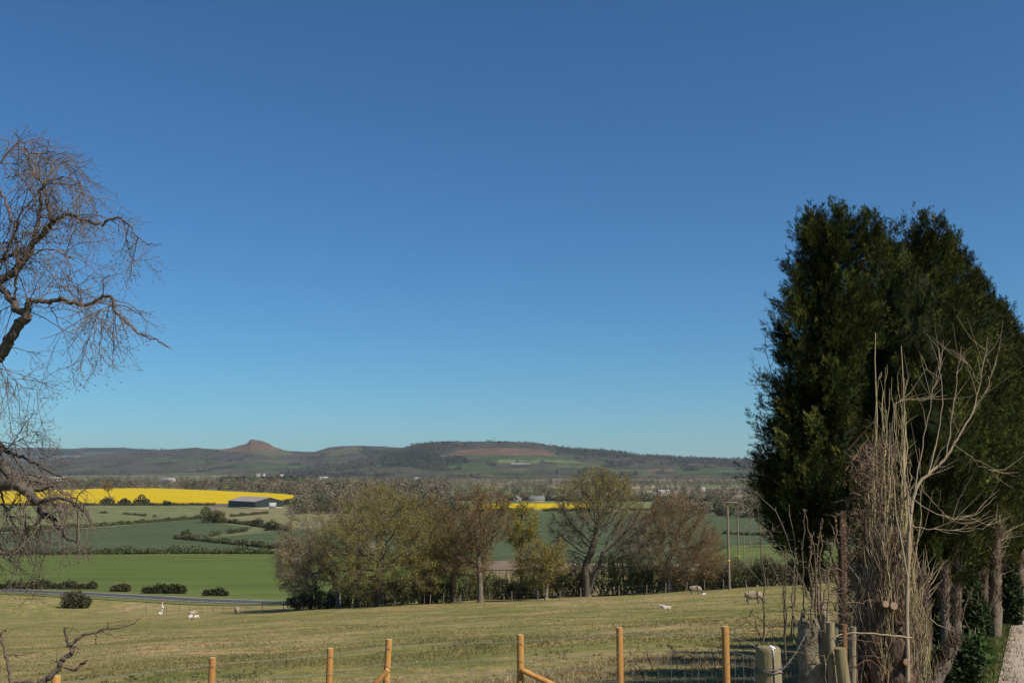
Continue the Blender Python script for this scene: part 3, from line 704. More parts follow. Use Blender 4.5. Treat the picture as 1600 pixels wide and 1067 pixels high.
# ------------------------------------------------------------------ shrubs and hedges
def bush(name, label, cat, px0, px1, py0, Y, leafc, n=1600, size=.2, group=None, stems=26, depth=.8, twig='twig', base_z=None):
    c = on((px0 + px1) / 2, Y, 900); hx = (px1 - px0) / 2 / F * Y
    top = P((px0 + px1) / 2, py0, Y)[2]; H = max(top - c[2], .3)
    root = tag(empty(name, c), label, cat, group)
    k = max(3, int(hx / max(H * .45, .3)) + 2); lob = []
    for q in range(k):
        fx = (q + .5) / k * 2 - 1; s = rng.uniform(.55, 1.05) * (1 - .25 * fx * fx)
        lob.append((fx * hx * .82, rng.uniform(-.3, .3) * hx * depth * .5, H * s * .5, min(max(hx / k * 1.5, H * .28), hx * .75), min(max(hx / k * 1.2, H * .35), hx * 1.2) * depth, H * s * .52))
    pts = []; per = n // k
    for (x, y, z, a, e, f) in lob:
        d = rng.normal(size=(per, 3)); d /= np.linalg.norm(d, axis=1)[:, None]
        rr = rng.uniform(.3, 1.08, per) ** .5
        rr *= 1 + .18 * np.sin(d[:, 0] * 7 + q) * np.sin(d[:, 2] * 6 + x)
        pts.append(np.array((x, y, z)) + d * rr[:, None] * np.array((a, e, f)))
    pts = np.concatenate(pts); gzz = ground(pts[:, 0] + c[0], pts[:, 1] + c[1]) - c[2]
    pts = pts[pts[:, 2] > gzz]; lc = np.array(leafc)
    cc = lc[rng.integers(0, len(lc), len(pts))] * rng.uniform(.65, 1.35, (len(pts), 1))
    MB().leaves(pts, rng.uniform(.6, 1.4, len(pts)) * size, .7, c=cc).build('foliage', M['leaf'], root)
    p0 = np.stack([rng.uniform(-.75, .75, stems) * hx, rng.uniform(-.2, .2, stems) * hx * depth, np.zeros(stems)], 1)
    p0[:, 2] = ground(p0[:, 0] + c[0], p0[:, 1] + c[1]) - c[2] - .05
    p1 = p0 + np.stack([rng.normal(size=stems) * H * .18, rng.normal(size=stems) * H * .12, H * rng.uniform(.5, .95, stems)], 1)
    rs_ = .25 if group == 'low shrubs under the conifers' else 1.0
    MB().segs(p0, p1, (.02 + H * .006) * rs_, (.01 + H * .002) * rs_, 4).build('stems', M[twig], root)
    return root
DK = [(.05, .062, .024), (.065, .08, .028), (.08, .085, .032), (.06, .055, .03)]
MG = [(.12, .165, .042), (.15, .185, .052), (.095, .13, .04)]
BR = [(.16, .12, .07), (.12, .105, .055), (.09, .10, .04)]
GS = 'shrubs of the hedge under the oaks'
def under(n, px0, px1, py0, Y, c, lab, size=.19, cnt=2400): bush('hedge_shrub', lab, 'shrub', px0 - 8, px1 + 8, py0 - rng.uniform(4, 14), Y, c, int(cnt * 2.2), size, GS, 70)
under(1, 455, 540, 918, 140, DK, 'dark low bramble at the left end under the grey leaning oak', cnt=3000)
under(2, 520, 605, 902, 140, DK + MG, 'dark hedge shrub left of the olive oak trunk')
under(3, 595, 680, 892, 139, DK + MG, 'dark green hedge shrub right of the olive oak trunk', cnt=3200)
under(4, 665, 745, 893, 138, MG + DK, 'hedge shrub between the two brown oak trunks')
under(5, 735, 815, 888, 139, MG + DK, 'mid green hedge shrub right of the pale straight trunk', cnt=3000)
under(6, 800, 880, 893, 138, DK + MG, 'dark hedge shrub behind the small yellow tree')
under(7, 870, 925, 880, 141, DK + BR, 'hedge shrub left of the thick oak trunk')
under(8, 932, 1012, 868, 139, MG, 'tall fresh green shrub right of the thick oak trunk', cnt=3600)
under(9, 990, 1062, 874, 139, MG + DK, 'green shrub behind the right oak trunk', cnt=3000)
under(10, 1050, 1118, 880, 138, DK + MG, 'dark shrub between right oak trunk and power pole', cnt=3000)
under(11, 1100, 1160, 872, 137, DK + BR, 'brownish shrub around the foot of the tall power pole', cnt=2800)
under(12, 1145, 1205, 872, 136, BR + MG, 'straw and green shrub just right of the power pole', cnt=2800)
under(13, 1190, 1262, 868, 135, BR + DK, 'shrub at the right end of the hedge by the conifers', cnt=2800)
under(14, 1250, 1420, 872, 137, DK, 'hedge shrub hidden mostly behind the conifers', cnt=2600)
GR = 'clipped bushes behind the road'
bush('hedge', 'long dark hedge at the far left behind the road', 'hedge', -60, 168, 905, 214, DK + BR, 5200, .35, GR, 60, .12)
bush('roadside_bush', 'short brownish bush between the two longer roadside hedges', 'bush', 173, 206, 910.5, 209, BR, 1500, .3, GR, 20, .5)
bush('hedge', 'long clipped dark hedge right of the white and red marker post top', 'hedge', 220, 296, 911, 205, DK, 3600, .3, GR, 40, .25)
bpy.data.objects[-1] if False else None
bush('roadside_bush', 'small oval dark bush, the rightmost behind the road', 'bush', 317, 359, 915.5, 201, DK, 1800, .3, GR, 20, .5)
bush('roadside_bush', 'ragged brown bush growing at the fence in front of the road', 'bush', 98, 144, 915, 184, BR + DK, 2200, .3, None, 40, .6)
GV = 'round bushes in front of the yellow field'
def gnd(px, py): return G(px, py)[1]
bush('bush', 'pale brown bush leftmost before the yellow field', 'bush', 150, 174, 775, gnd(162, 789), BR, 800, 1.2, GV, 10, .8)
bush('bush', 'round dark bush left of the largest one before the yellow field', 'bush', 179, 198, 775, gnd(188, 789), DK, 800, 1.2, GV, 10, .8)
bush('bush', 'largest dark bush before the yellow field', 'bush', 203, 229, 772.5, gnd(216, 789), DK, 1000, 1.2, GV, 10, .8)
bush('bush', 'smallest dark bush before the yellow field', 'bush', 250, 263, 780.5, gnd(256, 789.5), DK, 500, 1.0, GV, 10, .8)
bush('round_tree', 'round olive tree beside the pale gateway left of the barn', 'tree', 311, 348, 783, gnd(330, 817), [(.10, .10, .03), (.07, .08, .025), (.13, .115, .04)], 2600, .7, None, 12, .9)
bush('bush', 'small dark bush alone in the dark green crop', 'bush', 281, 294, 824.5, gnd(288, 840), DK, 900, .5, None, 10, .9)
bush('bush', 'dark bush left of its larger twin below the barn', 'bush', 389, 410, 809, gnd(400, 823), DK, 800, .6, None, 10, .9)
bush('bush', 'larger dark bush nearest the grey leaning oak below the barn', 'bush', 410, 437, 811, gnd(424, 829), DK, 1000, .6, None, 10, .9)
def hedgerow(label, line, h, leafc, wid=1.6, size=.45, gap=0.0, per=46):
    h *= .8; pts = [G(a, c) for a, c in line]; b = MB(); o = pts[0].copy(); o[2] = gz(o[0], o[1])
    for a, c in zip(pts[:-1], pts[1:]):
        L = np.linalg.norm((c - a)[:2]); n = int(L * per * h / 1.8)
        t = rng.uniform(0, 1, n); 
        if gap: 
            keep = np.sin(t * L * .12 + a[0]) + .6 * np.sin(t * L * .31) > -1 + gap * 1.3; t = t[keep]; n = len(t)
        p = a + (c - a) * t[:, None]
        p[:, :2] += rng.normal(size=(n, 2)) * wid * .33
        hh = h * (1 + .28 * np.sin(t * L * .35 + a[1]) + .2 * np.sin(t * L * .9))
        p[:, 2] = ground(p[:, 0], p[:, 1]) + rng.uniform(0, 1, n) ** .7 * hh
        lc = np.array(leafc); cc = lc[rng.integers(0, len(lc), n)] * rng.uniform(.6, 1.4, (n, 1))
        b.leaves(p, rng.uniform(.6, 1.5, n) * size, .8, c=cc)
        if not gap:
            m = max(4, int(L / 2)); f = np.linspace(0, 1, m)[:, None]; q = a + (c - a) * f
            q[:, 2] = ground(q[:, 0], q[:, 1]) + h * .32; b.tube(q, h * rng.uniform(.32, .45, m), 7, rough=.2, c=lc[0])
    return tag(b.build('hedgerow', M['leaf'], origin=o), label, 'hedge', 'hedgerows between the fields')
HC = [(.095, .115, .04), (.115, .13, .045), (.14, .13, .065), (.075, .085, .036)]
hedgerow('thick hedgerow between the bright meadow and the dark crop', [(-260, 868), (60, 866.5), (155, 866), (300, 865), (432, 865.5)], 2.3, HC, 2.4, .5)
hedgerow('diagonal hedgerow along the lower edge of the small dark crop', [(273, 842), (320, 846), (392, 853.5), (440, 858)], 2.0, HC, 2, .5)
hedgerow('hedgerow slanting up from the lone dark bush', [(290, 841), (330, 838), (385, 830)], 2.0, HC, 2, .5, .2)
hedgerow('long hedgerow between pale grass and the dark crop', [(-200, 838), (0, 831), (147, 823), (240, 816), (312, 810)], 2.0, HC, 2, .55)
hedgerow('thin broken hedgerow inside the pale grass field', [(156, 801.5), (205, 804.5), (250, 808.5)], 1.5, HC, 1.6, .5, .6)
hedgerow('low hedgerow along the front of the yellow field', [(-150, 790), (130, 789.5), (335, 789)], 1.9, HC, 2.4, .8)
hedgerow('hedgerow right of the round olive tree', [(344, 815.5), (380, 819), (410, 824), (450, 829)], 2.2, HC, 2, .6)
hedgerow('hedgerow crossing the olive field below the barn', [(360, 807.5), (390, 805), (418, 802.5)], 1.8, HC, 2, .6)
hedgerow('hedgerow right of the barn at the yellow field corner', [(446, 789), (480, 785), (520, 789)], 4.0, HC + BR, 5, 1.2)
hedgerow('hedgerow behind the power line poles', [(1130, 834), (1170, 836), (1230, 836)], 1.6, HC, 2, .6)
hedgerow('hedgerow behind the wide dark crop', [(590, 803), (760, 799), (1000, 798.5), (1300, 803)], 2.4, HC + BR, 3, .9, .3)
hedgerow('hedgerow along the pale strip of grass', [(690, 782), (1000, 783), (1300, 784)], 4, HC + BR, 4, 1.2, .3)
for k, (px, py, s) in enumerate([(1128, 806, 5), (1143, 806, 4), (1166, 808, 5), (1180, 808, 4.5), (1104, 803, 6)]):
    Y = gnd(px, py)
    bush('scrub_tree', ['yellowish brown scrub tree left of the poles behind the dark crop', 'small scrub tree nearest left of the tall power pole', 'dark scrub tree just right of the tall power pole', 'scrub tree right of the second pole behind the crop', 'larger scrub tree leftmost behind the crop by the poles'][k], 'tree', px - 8, px + 8, py - 16 - s, Y, [BR, MG, DK, BR, BR][k], 700, .9, 'scrub trees behind the right crop', 12, .9)

# ------------------------------------------------------------------ power line
M['old_wood'] = mat('old_wood', (.25, .21, .16), (.17, .14, .11), 8, stretch=(1, 1, .15))
M['pole_wood'] = mat('pole_wood', (.26, .205, .15), (.19, .15, .11), 4, stretch=(1, 1, .1))
M['steel'] = mat('steel', (.45, .45, .45), (.35, .35, .35), 4, rough=.5, metal=.6)
M['brown_glaze'] = mat('brown_glaze', (.12, .06, .04), rough=.3)
M['yellow_sign'] = mat('yellow_sign', (.65, .45, .03), (.5, .35, .03), 6)
POLES = [(1138, 783, 125, .16, 'nearest and tallest wooden power pole at the pasture edge'), (1153.6, 798, 168, .15, 'second wooden power pole, just right of the tallest'),
         (1162.5, 822, 292, .15, 'third power pole, standing in the far crop with a wide crossarm'), (1171.8, 828, 340, .14, 'fourth power pole, short in the picture and right of the third'),
         (1174.5, 811, 520, .14, 'farthest and thinnest power pole, rightmost of the line')]
tops = []
for px, py, Y, r, lab in POLES:
    g = on(px, Y, 850); t = P(px, py, Y)[2]; H = t - g[2]
    root = tag(empty('power_pole', g, -.12), lab, 'power pole', 'poles of the power line')
    MB().tube([(0, 0, -.3), (0, 0, H * .5), (0, 0, H)], [r, r * .85, r * .7], 10).build('pole', M['pole_wood'], root, smooth=True)
    b = MB(); b.box((0, -r * .9, H - .14), (2.45, .13, .13))
    b.segs([(-.75, -r, H - .2), (.75, -r, H - .2)], [(0, -r, H - .75), (0, -r, H - .75)], .03, .03, 4); b.build('crossarm', M['old_wood'], root)
    for x in (-1.1, 0, 1.1):
        MB().tube([(x, -r * .9, H - .08), (x, -r * .9, H + .06), (x, -r * .9, H + .1), (x, -r * .9, H + .2)], [.03, .03, .075, .05], 8).build('insulator', M['brown_glaze'], root)
    MB().box((0, -r * .98, 3.4 if Y < 150 else H * .45), (.24, .02, .3)).build('warning_plate', M['yellow_sign'], root)
    tops.append((g, H))
M['wire'] = mat('wire', (.30, .30, .30), rough=.5, metal=.5)
b = MB()
seq = [(np.array((tops[0][0][0] - 60, -20, 3.0)), 0)] + [(g, H) for g, H in tops]
for (g0, h0), (g1, h1) in zip(seq[1:-1], seq[2:]):
    for x in (-1.1, 0, 1.1):
        a = g0 + np.array((x, 0, h0 + .2)); c = g1 + np.array((x, 0, h1 + .2)); tt = np.linspace(0, 1, 14)[:, None]
        pts = a + (c - a) * tt; pts[:, 2] -= 1.2 * 4 * (tt * (1 - tt))[:, 0]
        b.tube(pts, .008, 3, cap=False)
tag(b.build('power_cable', M['wire']), 'thin power cables strung between the wooden poles', 'cable')

# ------------------------------------------------------------------ fence round the far side of the pasture
M['old_wood'] = mat('old_wood', (.25, .21, .16), (.17, .14, .11), 8, stretch=(1, 1, .15))
LINE = [(5, 931), (34, 932), (50, 932.5), (80, 933.5), (112, 935), (142, 936), (195, 939), (229, 940.5), (261, 941.5), (281, 942), (297, 942.5), (316, 943.5), (333, 944), (350, 944.5), (369, 945.5), (386, 946), (410, 946.8), (443, 947.5), (462, 947.5),
        (515, 946.5), (560, 945), (615, 942), (663, 938.5), (672, 938), (693, 936.6), (720, 934.8), (765, 932.5), (800, 930.5), (840, 928.5), (875, 926.8), (908, 925), (931, 924.3), (967, 922.6), (1010, 920.8), (1040, 919.8), (1073, 918.8), (1101, 918), (1130, 917.2), (1166, 916.4), (1200, 915.6), (1240, 914.8), (1290, 914), (1350, 913)]
fp = []
for px, py in LINE:
    Y = np.interp(px, [0, 100, 250, 400, 520, 700, 900, 1140, 1400], [176, 172, 163, 150, 136, 129, 127, 126, 122])
    fp.append(on(px, Y, py))
fo = fp[0]
fr = tag(empty('wire_fence', fo), 'old grey post and wire fence along the far edge of the pasture', 'fence')
for k, p in enumerate(fp):
    q = p - fo; l = rng.normal(size=2) * .03; h = rng.uniform(1.15, 1.35)
    MB().tube([q + (0, 0, -.2), q + (l[0], l[1], h)], [.058, .05], 6).build('post', M['old_wood'], fr)
b = MB()
for hgt in (.25, .6, .95, 1.1):
    P_ = np.array([p - fo + (0, 0, hgt) for p in fp]); b.segs(P_[:-1], P_[1:], .003, .003, 3)
b.build('wire', M['wire'], fr)

# marker post beside the road
mk = on(253.5, 160, 942)
root = tag(empty('marker_post', mk), 'white marker post with red cap by the far fence', 'marker post')
M['white_paint'] = mat('white_paint', (.8, .8, .78), (.68, .68, .66), 5); M['red_paint'] = mat('red_paint', (.65, .05, .03), (.55, .05, .03), 5)
MB().tube([(0, 0, -.2), (0, 0, 1.85)], .065, 10).build('post', M['white_paint'], root, smooth=True)
MB().tube([(0, 0, 1.85), (0, 0, 2.1), (0, 0, 2.16)], [.075, .075, .05], 10).build('cap', M['red_paint'], root, smooth=True)
MB().box((.12, -.06, 1.1), (.26, .05, .34)).build('plate', M['white_paint'], root)
b = MB(); b.box((0, 0, .2), (.26, .22, .42), taper=.85); o = b.build('marker_block', M['white_paint']); o.location = tuple(on(250.3, 160, 942)); tag(o, 'low white marker block left of the red capped post', 'marker')

# ------------------------------------------------------------------ sheep
M['wool'] = mat('wool', (.40, .325, .225), (.29, .235, .16), 7, bump=1.0, bscale=30, rough=1, spec=0)
M['wool_white'] = mat('wool_white', (.66, .61, .53), (.54, .49, .42), 9, bump=.6, bscale=30, rough=1, spec=0)
M['sheep_face'] = mat('sheep_face', (.10, .08, .075), (.16, .13, .12), 9)
def skin_body(bones, sub=2):
    """bones: list of chains of (x,y,z,rx,ry); chains starting with an int hang on that vertex"""
    vs = []; es = []; rs = []
    for ch in bones:
        prev = None
        for it in ch:
            if isinstance(it, int): prev = it; continue
            vs.append(it[:3]); rs.append((it[3], it[4] if len(it) > 4 else it[3]))
            if prev is not None: es.append((prev, len(vs) - 1))
            prev = len(vs) - 1
    me = bpy.data.meshes.new('skin_source'); me.from_pydata([tuple(v) for v in vs], es, []); o = bpy.data.objects.new('skin_source', me); col.objects.link(o)
    m = o.modifiers.new('skin', 'SKIN'); m.use_smooth_shade = True
    for k, r in enumerate(rs): me.skin_vertices[0].data[k].radius = r; me.skin_vertices[0].data[k].use_root = (k == 0)
    s = o.modifiers.new('sub', 'SUBSURF'); s.levels = sub; s.render_levels = sub
    bpy.context.view_layer.update(); dg = bpy.context.evaluated_depsgraph_get()
    out = bpy.data.meshes.new_from_object(o.evaluated_get(dg)); bpy.data.objects.remove(o); return out
def sheep_mesh(pose):
    if pose == 'graze':
        bones = [[(0, 0, .60, .29, .31), (.28, 0, .61, .28, .29), (.46, 0, .58, .23, .25), (.60, 0, .45, .14, .15), (.74, 0, .25, .09, .095), (.80, 0, .14, .07, .085), (.86, 0, .05, .045, .05)],
                 [0, (-.28, 0, .61, .30, .31), (-.46, 0, .59, .24, .25), (-.55, 0, .52, .05), (-.58, 0, .38, .035)]]
        nk = 5
    elif pose == 'stand':
        bones = [[(0, 0, .62, .25, .27), (.28, 0, .63, .25, .26), (.46, 0, .66, .19, .2), (.58, 0, .80, .11, .12), (.66, 0, .92, .085, .09), (.76, 0, .88, .07), (.85, 0, .83, .045)],
                 [0, (-.28, 0, .63, .26, .27), (-.46, 0, .61, .20, .21), (-.55, 0, .52, .05), (-.58, 0, .38, .035)]]
        nk = 4
    else:
        bones = [[(0, 0, .20, .19, .17), (.22, 0, .21, .18, .17), (.36, 0, .26, .13), (.44, 0, .28, .085), (.50, 0, .30, .075), (.56, 0, .25, .06), (.62, 0, .20, .04)],
                 [0, (-.24, 0, .20, .18, .17), (-.38, 0, .17, .12), (-.47, .02, .10, .04)]]
        nk = 4
    b2 = list(bones)
    if pose != 'lie':
        for sx, root_, x in ((1, 1, .34), (1, 8, -.36)):
            for sy in (-1, 1):
                if x > 0: b2.append([root_ if root_ else 0, (x, sy * .13, .42, .085), (x + .02, sy * .13, .24, .05), (x, sy * .13, .12, .036), (x + .01, sy * .13, .02, .042)])
                else: b2.append([7, (x + .04, sy * .14, .44, .11), (x - .06, sy * .14, .26, .055), (x - .01, sy * .14, .12, .038), (x + .01, sy * .14, .02, .042)])
    else:
        b2.append([1, (.34, .14, .10, .05), (.50, .16, .04, .035), (.36, .2, .035, .03)]); b2.append([1, (.34, -.14, .10, .05), (.52, -.15, .04, .035)])
        b2.append([7, (-.22, -.2, .10, .08), (-.05, -.26, .04, .035), (-.2, -.28, .03, .03)])
    hd = bones[0][nk]; d = np.array(bones[0][nk + 1][:3]) - np.array(hd[:3])
    for sy in (-1, 1): b2.append([nk, (hd[0] - .03, sy * .09, hd[2] + .05, .03, .02), (hd[0] - .05, sy * .19, hd[2] + .04, .028, .015)])
    return skin_body(b2)
def finish_animal(me, mats, dark):
    for m in mats: me.materials.append(m)
    if dark:
        for p in me.polygons:
            c = p.center
            if c.z < .30 and abs(c.x) < .66 and abs(c.y) > .06 or c.x > .655 and dark == 'graze' or c.x > .60 and dark == 'stand': p.material_index = 1
    return me
SM = {k: sheep_mesh(k) for k in ('graze', 'stand', 'lie')}
def animal(name, label, cat, pose, px, py, rz, scale, wool, dark=True, group=None, Y=None):
    me = SM[pose].copy(); me.name = name; finish_animal(me, [M[wool], M['sheep_face']], pose if dark else False)
    o = bpy.data.objects.new(name, me); col.objects.link(o)
    g = G(px, py) if Y is None else on(px, Y, py); o.location = tuple(g + (0, 0, -.01)); o.rotation_euler = (0, 0, rz); o.scale = (scale,) * 3
    return tag(o, label, cat, group)
GE, GL = 'ewes grazing in the pasture', 'white lambs in the pasture'
animal('sheep', 'cream ewe with dark face grazing alone, nearest the conifers', 'sheep', 'graze', 1177, 943, -.1, 1.05, 'wool', group=GE)
animal('sheep', 'grey ewe grazing right against the hedge left of the power pole', 'sheep', 'graze', 1086, 919.5, -.25, 1.1, 'wool', group=GE, Y=116)
animal('sheep', 'cream ewe seen from behind with lambs, on the left slope', 'sheep', 'graze', 300.5, 965, 1.0, 1.0, 'wool', dark=True, group=GE)
animal('sheep', 'pale ewe facing the fence, rightmost on the left slope', 'sheep', 'graze', 370, 960, 1.9, 1.0, 'wool', dark=True, group=GE)
animal('lamb', 'white lamb standing left of its twin before the cream ewe', 'lamb', 'graze', 297, 968, 1.3, .6, 'wool_white', False, GL)
animal('lamb', 'white lamb standing right of its twin before the cream ewe', 'lamb', 'graze', 306, 967.5, .9, .55, 'wool_white', False, GL)
animal('lamb', 'white lamb lying stretched out nearest in the middle of the pasture', 'lamb', 'lie', 1041, 951, -.3, .62, 'wool_white', False, GL)
animal('lamb', 'white lamb lying behind its twin in the middle of the pasture', 'lamb', 'lie', 1035, 948.5, 2.6, .6, 'wool_white', False, GL)
animal('lamb', 'white lamb lying at the nose of the ewe by the hedge', 'lamb', 'lie', 1099, 921, 0.2, .55, 'wool_white', False, GL, Y=115)
M['crow'] = mat('crow', (.012, .012, .014), rough=.4)
def crow(label, px, py, rz):
    me = skin_body([[(0, 0, .22, .085, .08), (.12, 0, .26, .075), (.19, 0, .33, .045), (.24, 0, .38, .05), (.29, 0, .37, .025), (.36, 0, .35, .01)], [0, (-.12, 0, .18, .06, .05), (-.3, 0, .12, .05, .015)], [0, (.02, .05, .12, .02), (.04, .05, .01, .012)], [0, (.02, -.05, .12, .02), (.04, -.05, .01, .012)]])
    me.materials.append(M['crow']); o = bpy.data.objects.new('crow', me); col.objects.link(o); o.location = tuple(G(px, py)); o.rotation_euler = (0, 0, rz); tag(o, label, 'bird', 'black birds on the pasture')
crow('black bird on the grass below the left end of the hedge', 464, 953, .4)
crow('black bird on the grass below the olive oak', 624, 947, 2.8)

# ------------------------------------------------------------------ near stock fence
M['new_wood'] = mat('new_wood', (.54, .30, .09), (.34, .17, .05), 8, stretch=(1, 1, .10), c3=(.36, .18, .06), scale3=3.5, bump=.25, bscale=20)
M['wood_end'] = mat('wood_end', (.55, .40, .24), (.42, .28, .15), 12)
FY = 10.5
fence_posts = [(88, 1055, FY - .6, 0, .065), (332, 1027, FY - .3, 0, .055), (516, 1012, FY - .1, .01, .052), (608, 998, FY, .045, .052), (813, 991, FY, 0, .055), (968, 980, FY, 0, .054), (1133, 978, FY - 1.0, 0, .055)]
nf0 = on(608, FY, 998)
nf = tag(empty('stock_fence', nf0), 'new orange brown post and mesh fence across the near pasture', 'fence')
fpts = []
for px, py, Y, lean, r in fence_posts:
    r *= .62
    t = P(px, py, Y); z0 = min(gz(t[0], Y), t[2] - .9)
    z0 = gz(t[0], Y); fpts.append((t, z0))
    q = t - nf0; base = np.array((q[0] - lean * 2, q[1], z0 - nf0[2] - .3))
    MB().tube([base, base * .5 + q * .5, q - (0, 0, .012), q], [r * 1.04, r, r, r * .9], 12, capm=1, rough=.03).build('post', [M['new_wood'], M['wood_end']], nf, smooth=False)
def strut(a, c):
    a = P(*a) - nf0; c = P(*c) - nf0; MB().tube([a, (a + c) / 2, c], [.027, .029, .027], 9, capm=1).build('strut', [M['new_wood'], M['wood_end']], nf)
strut((560, 1098, FY - .05), (606, 1046, FY - .05)); strut((920, 1096, FY - .05), (815, 1046, FY - .05))
M['galv'] = mat('galv', (.45, .45, .44), (.32, .32, .31), 30, rough=.45, metal=.5)
b = MB()
ex = [(P(-160, 1080, FY - .8), gz(*P(-160, 1080, FY - .8)[:2]))] + fpts + [(P(1172, 992, 9.0), gz(*P(1172, 992, 9.0)[:2])), (P(1201, 1015, 7.7), gz(*P(1201, 1015, 7.7)[:2]))]
tp = np.array([(t[0], t[1] - .05, t[2] - .06) for t, z in ex]); bt = np.array([(t[0], t[1] - .05, max(z + .08, t[2] - 1.05)) for t, z in ex])
for k in range(len(ex) - 1):
    for f in (0, .17, .31, .45, .58, .70, .81, .91, 1):
        if 0 < f < .1: continue
        b.tube([tp[k] * (1 - f) + bt[k] * f - nf0, tp[k + 1] * (1 - f) + bt[k + 1] * f - nf0], .0021 if f else .0025, 3, cap=False)
    n = max(2, int(np.linalg.norm(tp[k + 1] - tp[k]) / .15))
    for q in range(1, n):
        s = q / n; a = tp[k] * (1 - s) + tp[k + 1] * s; c = bt[k] * (1 - s) + bt[k + 1] * s
        a = a + (c - a) * .18; b.tube([a - nf0, c - nf0], .0018, 3, cap=False)
b.build('wire_mesh', M['galv'], nf)

# big weathered post with barbed wire
M['post_green'] = mat('post_green', (.235, .20, .105), (.155, .14, .07), 7, stretch=(1, 1, .12), c3=(.30, .26, .17), scale3=3, bump=.5, bscale=18)
M['dark_crack'] = mat('dark_crack', (.03, .025, .02))
bp = P(1200, 1010, 7.6); bz = gz(bp[0], bp[1]) - .25
root = tag(empty('gate_post', (bp[0], bp[1], bz)), 'thick round greenish wooden post wrapped with barbed wire', 'post')
H = bp[2] - bz
b = MB(); b.tube([(0.01, 0, 0), (0.005, 0, H * .5), (0, 0, H - .03), (0, 0, H - .012), (0, 0, H)], [.093, .09, .088, .086, .076], 22, rough=.012); b.build('post', [M['post_green']], root, smooth=False)
b = MB(); b.tube([(.012, -.0885, H - .005), (.016, -.0895, H * .7), (.008, -.092, H * .3)], [.004, .005, .003], 5); b.build('crack', M['dark_crack'], root)
b = MB(); b.box((.012, -.086, H - .035), (.014, .008, .07)); b.box((.02, -.02, H + .002), (.03, .12, .006)); b.build('splash', M['line_white'], root)
b = MB()
def ring(z, tilt, r=.096):
    th = np.linspace(0, 2 * math.pi, 26); return np.stack([np.cos(th) * r, np.sin(th) * r, z + tilt * np.cos(th) + .004 * np.sin(5 * th)], 1)
for z, tl in ((H - .145, .012), (H - .165, -.006), (H - .155, .02)): b.tube(ring(z, tl), .0035, 5, cap=False)
for k in range(9):
    a = rng.uniform(0, 6.28); c = np.array((math.cos(a) * .1, math.sin(a) * .1, H - .155 + rng.normal() * .01))
    for q in range(2): d = rng.normal(size=3); d /= np.linalg.norm(d); b.tube([c - d * .022, c + d * .022], [.0025, .001], 4)
# strand running right to the stump
s0 = np.array((.09, -.02, H - .16)); s1 = P(1262, 985, 7.9) - np.array((bp[0], bp[1], bz)); s2 = P(1320, 985, 8.3) - np.array((bp[0], bp[1], bz))
b.tube([s0, s0 * .5 + s1 * .5 + (0, 0, -.03), s1, s2], .0022, 5, cap=False)
for t in np.linspace(.1, .95, 9):
    c = s0 * (1 - t) + s1 * t + np.array((0, 0, -.03)) * 4 * t * (1 - t)
    for q in range(2): d = rng.normal(size=3); d /= np.linalg.norm(d); b.tube([c - d * .02, c + d * .02], [.0025, .001], 4)
b.build('barbed_wire', mat('barb', (.20, .19, .18), (.12, .10, .09), 40, rough=.6, metal=.2), root)

# ------------------------------------------------------------------ conifers
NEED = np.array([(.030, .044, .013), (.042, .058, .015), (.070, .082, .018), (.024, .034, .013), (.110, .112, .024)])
def spray_mesh(b, pos, dirs, size, cols):
    """feathery spray: a spine with paired barbs, every one a slim triangle"""
    n = len(pos); d = dirs / (np.linalg.norm(dirs, axis=1)[:, None] + 1e-9)
    s = np.cross(d, rng.normal(size=(n, 3))); s /= np.linalg.norm(s, axis=1)[:, None] + 1e-9
    L = np.broadcast_to(size, (n,))[:, None]
    T = [(0, 0, 1.0, 0.0, .10)] + [(t, sg, ln, ln * .6, .085) for t, sg, ln in ((.08, 1, .42), (.2, -1, .42), (.34, 1, .36), (.46, -1, .32), (.6, 1, .24))]
    V = []
    for (t0, sg, ln, side, wd) in T:
        o = pos + d * L * t0; tip = o + d * L * ln * (1 if sg == 0 else .75) + s * L * sg * side
        ax = tip - o; pr = np.cross(ax, np.cross(d, s)); pr /= np.linalg.norm(pr, axis=1)[:, None] + 1e-9
        V.append(np.stack([o - pr * L * wd * .5, o + pr * L * wd * .5, tip], 1))
    v = np.stack(V, 1).reshape(-1, 3); k = len(T)
    b.add(v, t=np.arange(n * k * 3).reshape(-1, 3), c=np.repeat(cols, k * 3, 0))
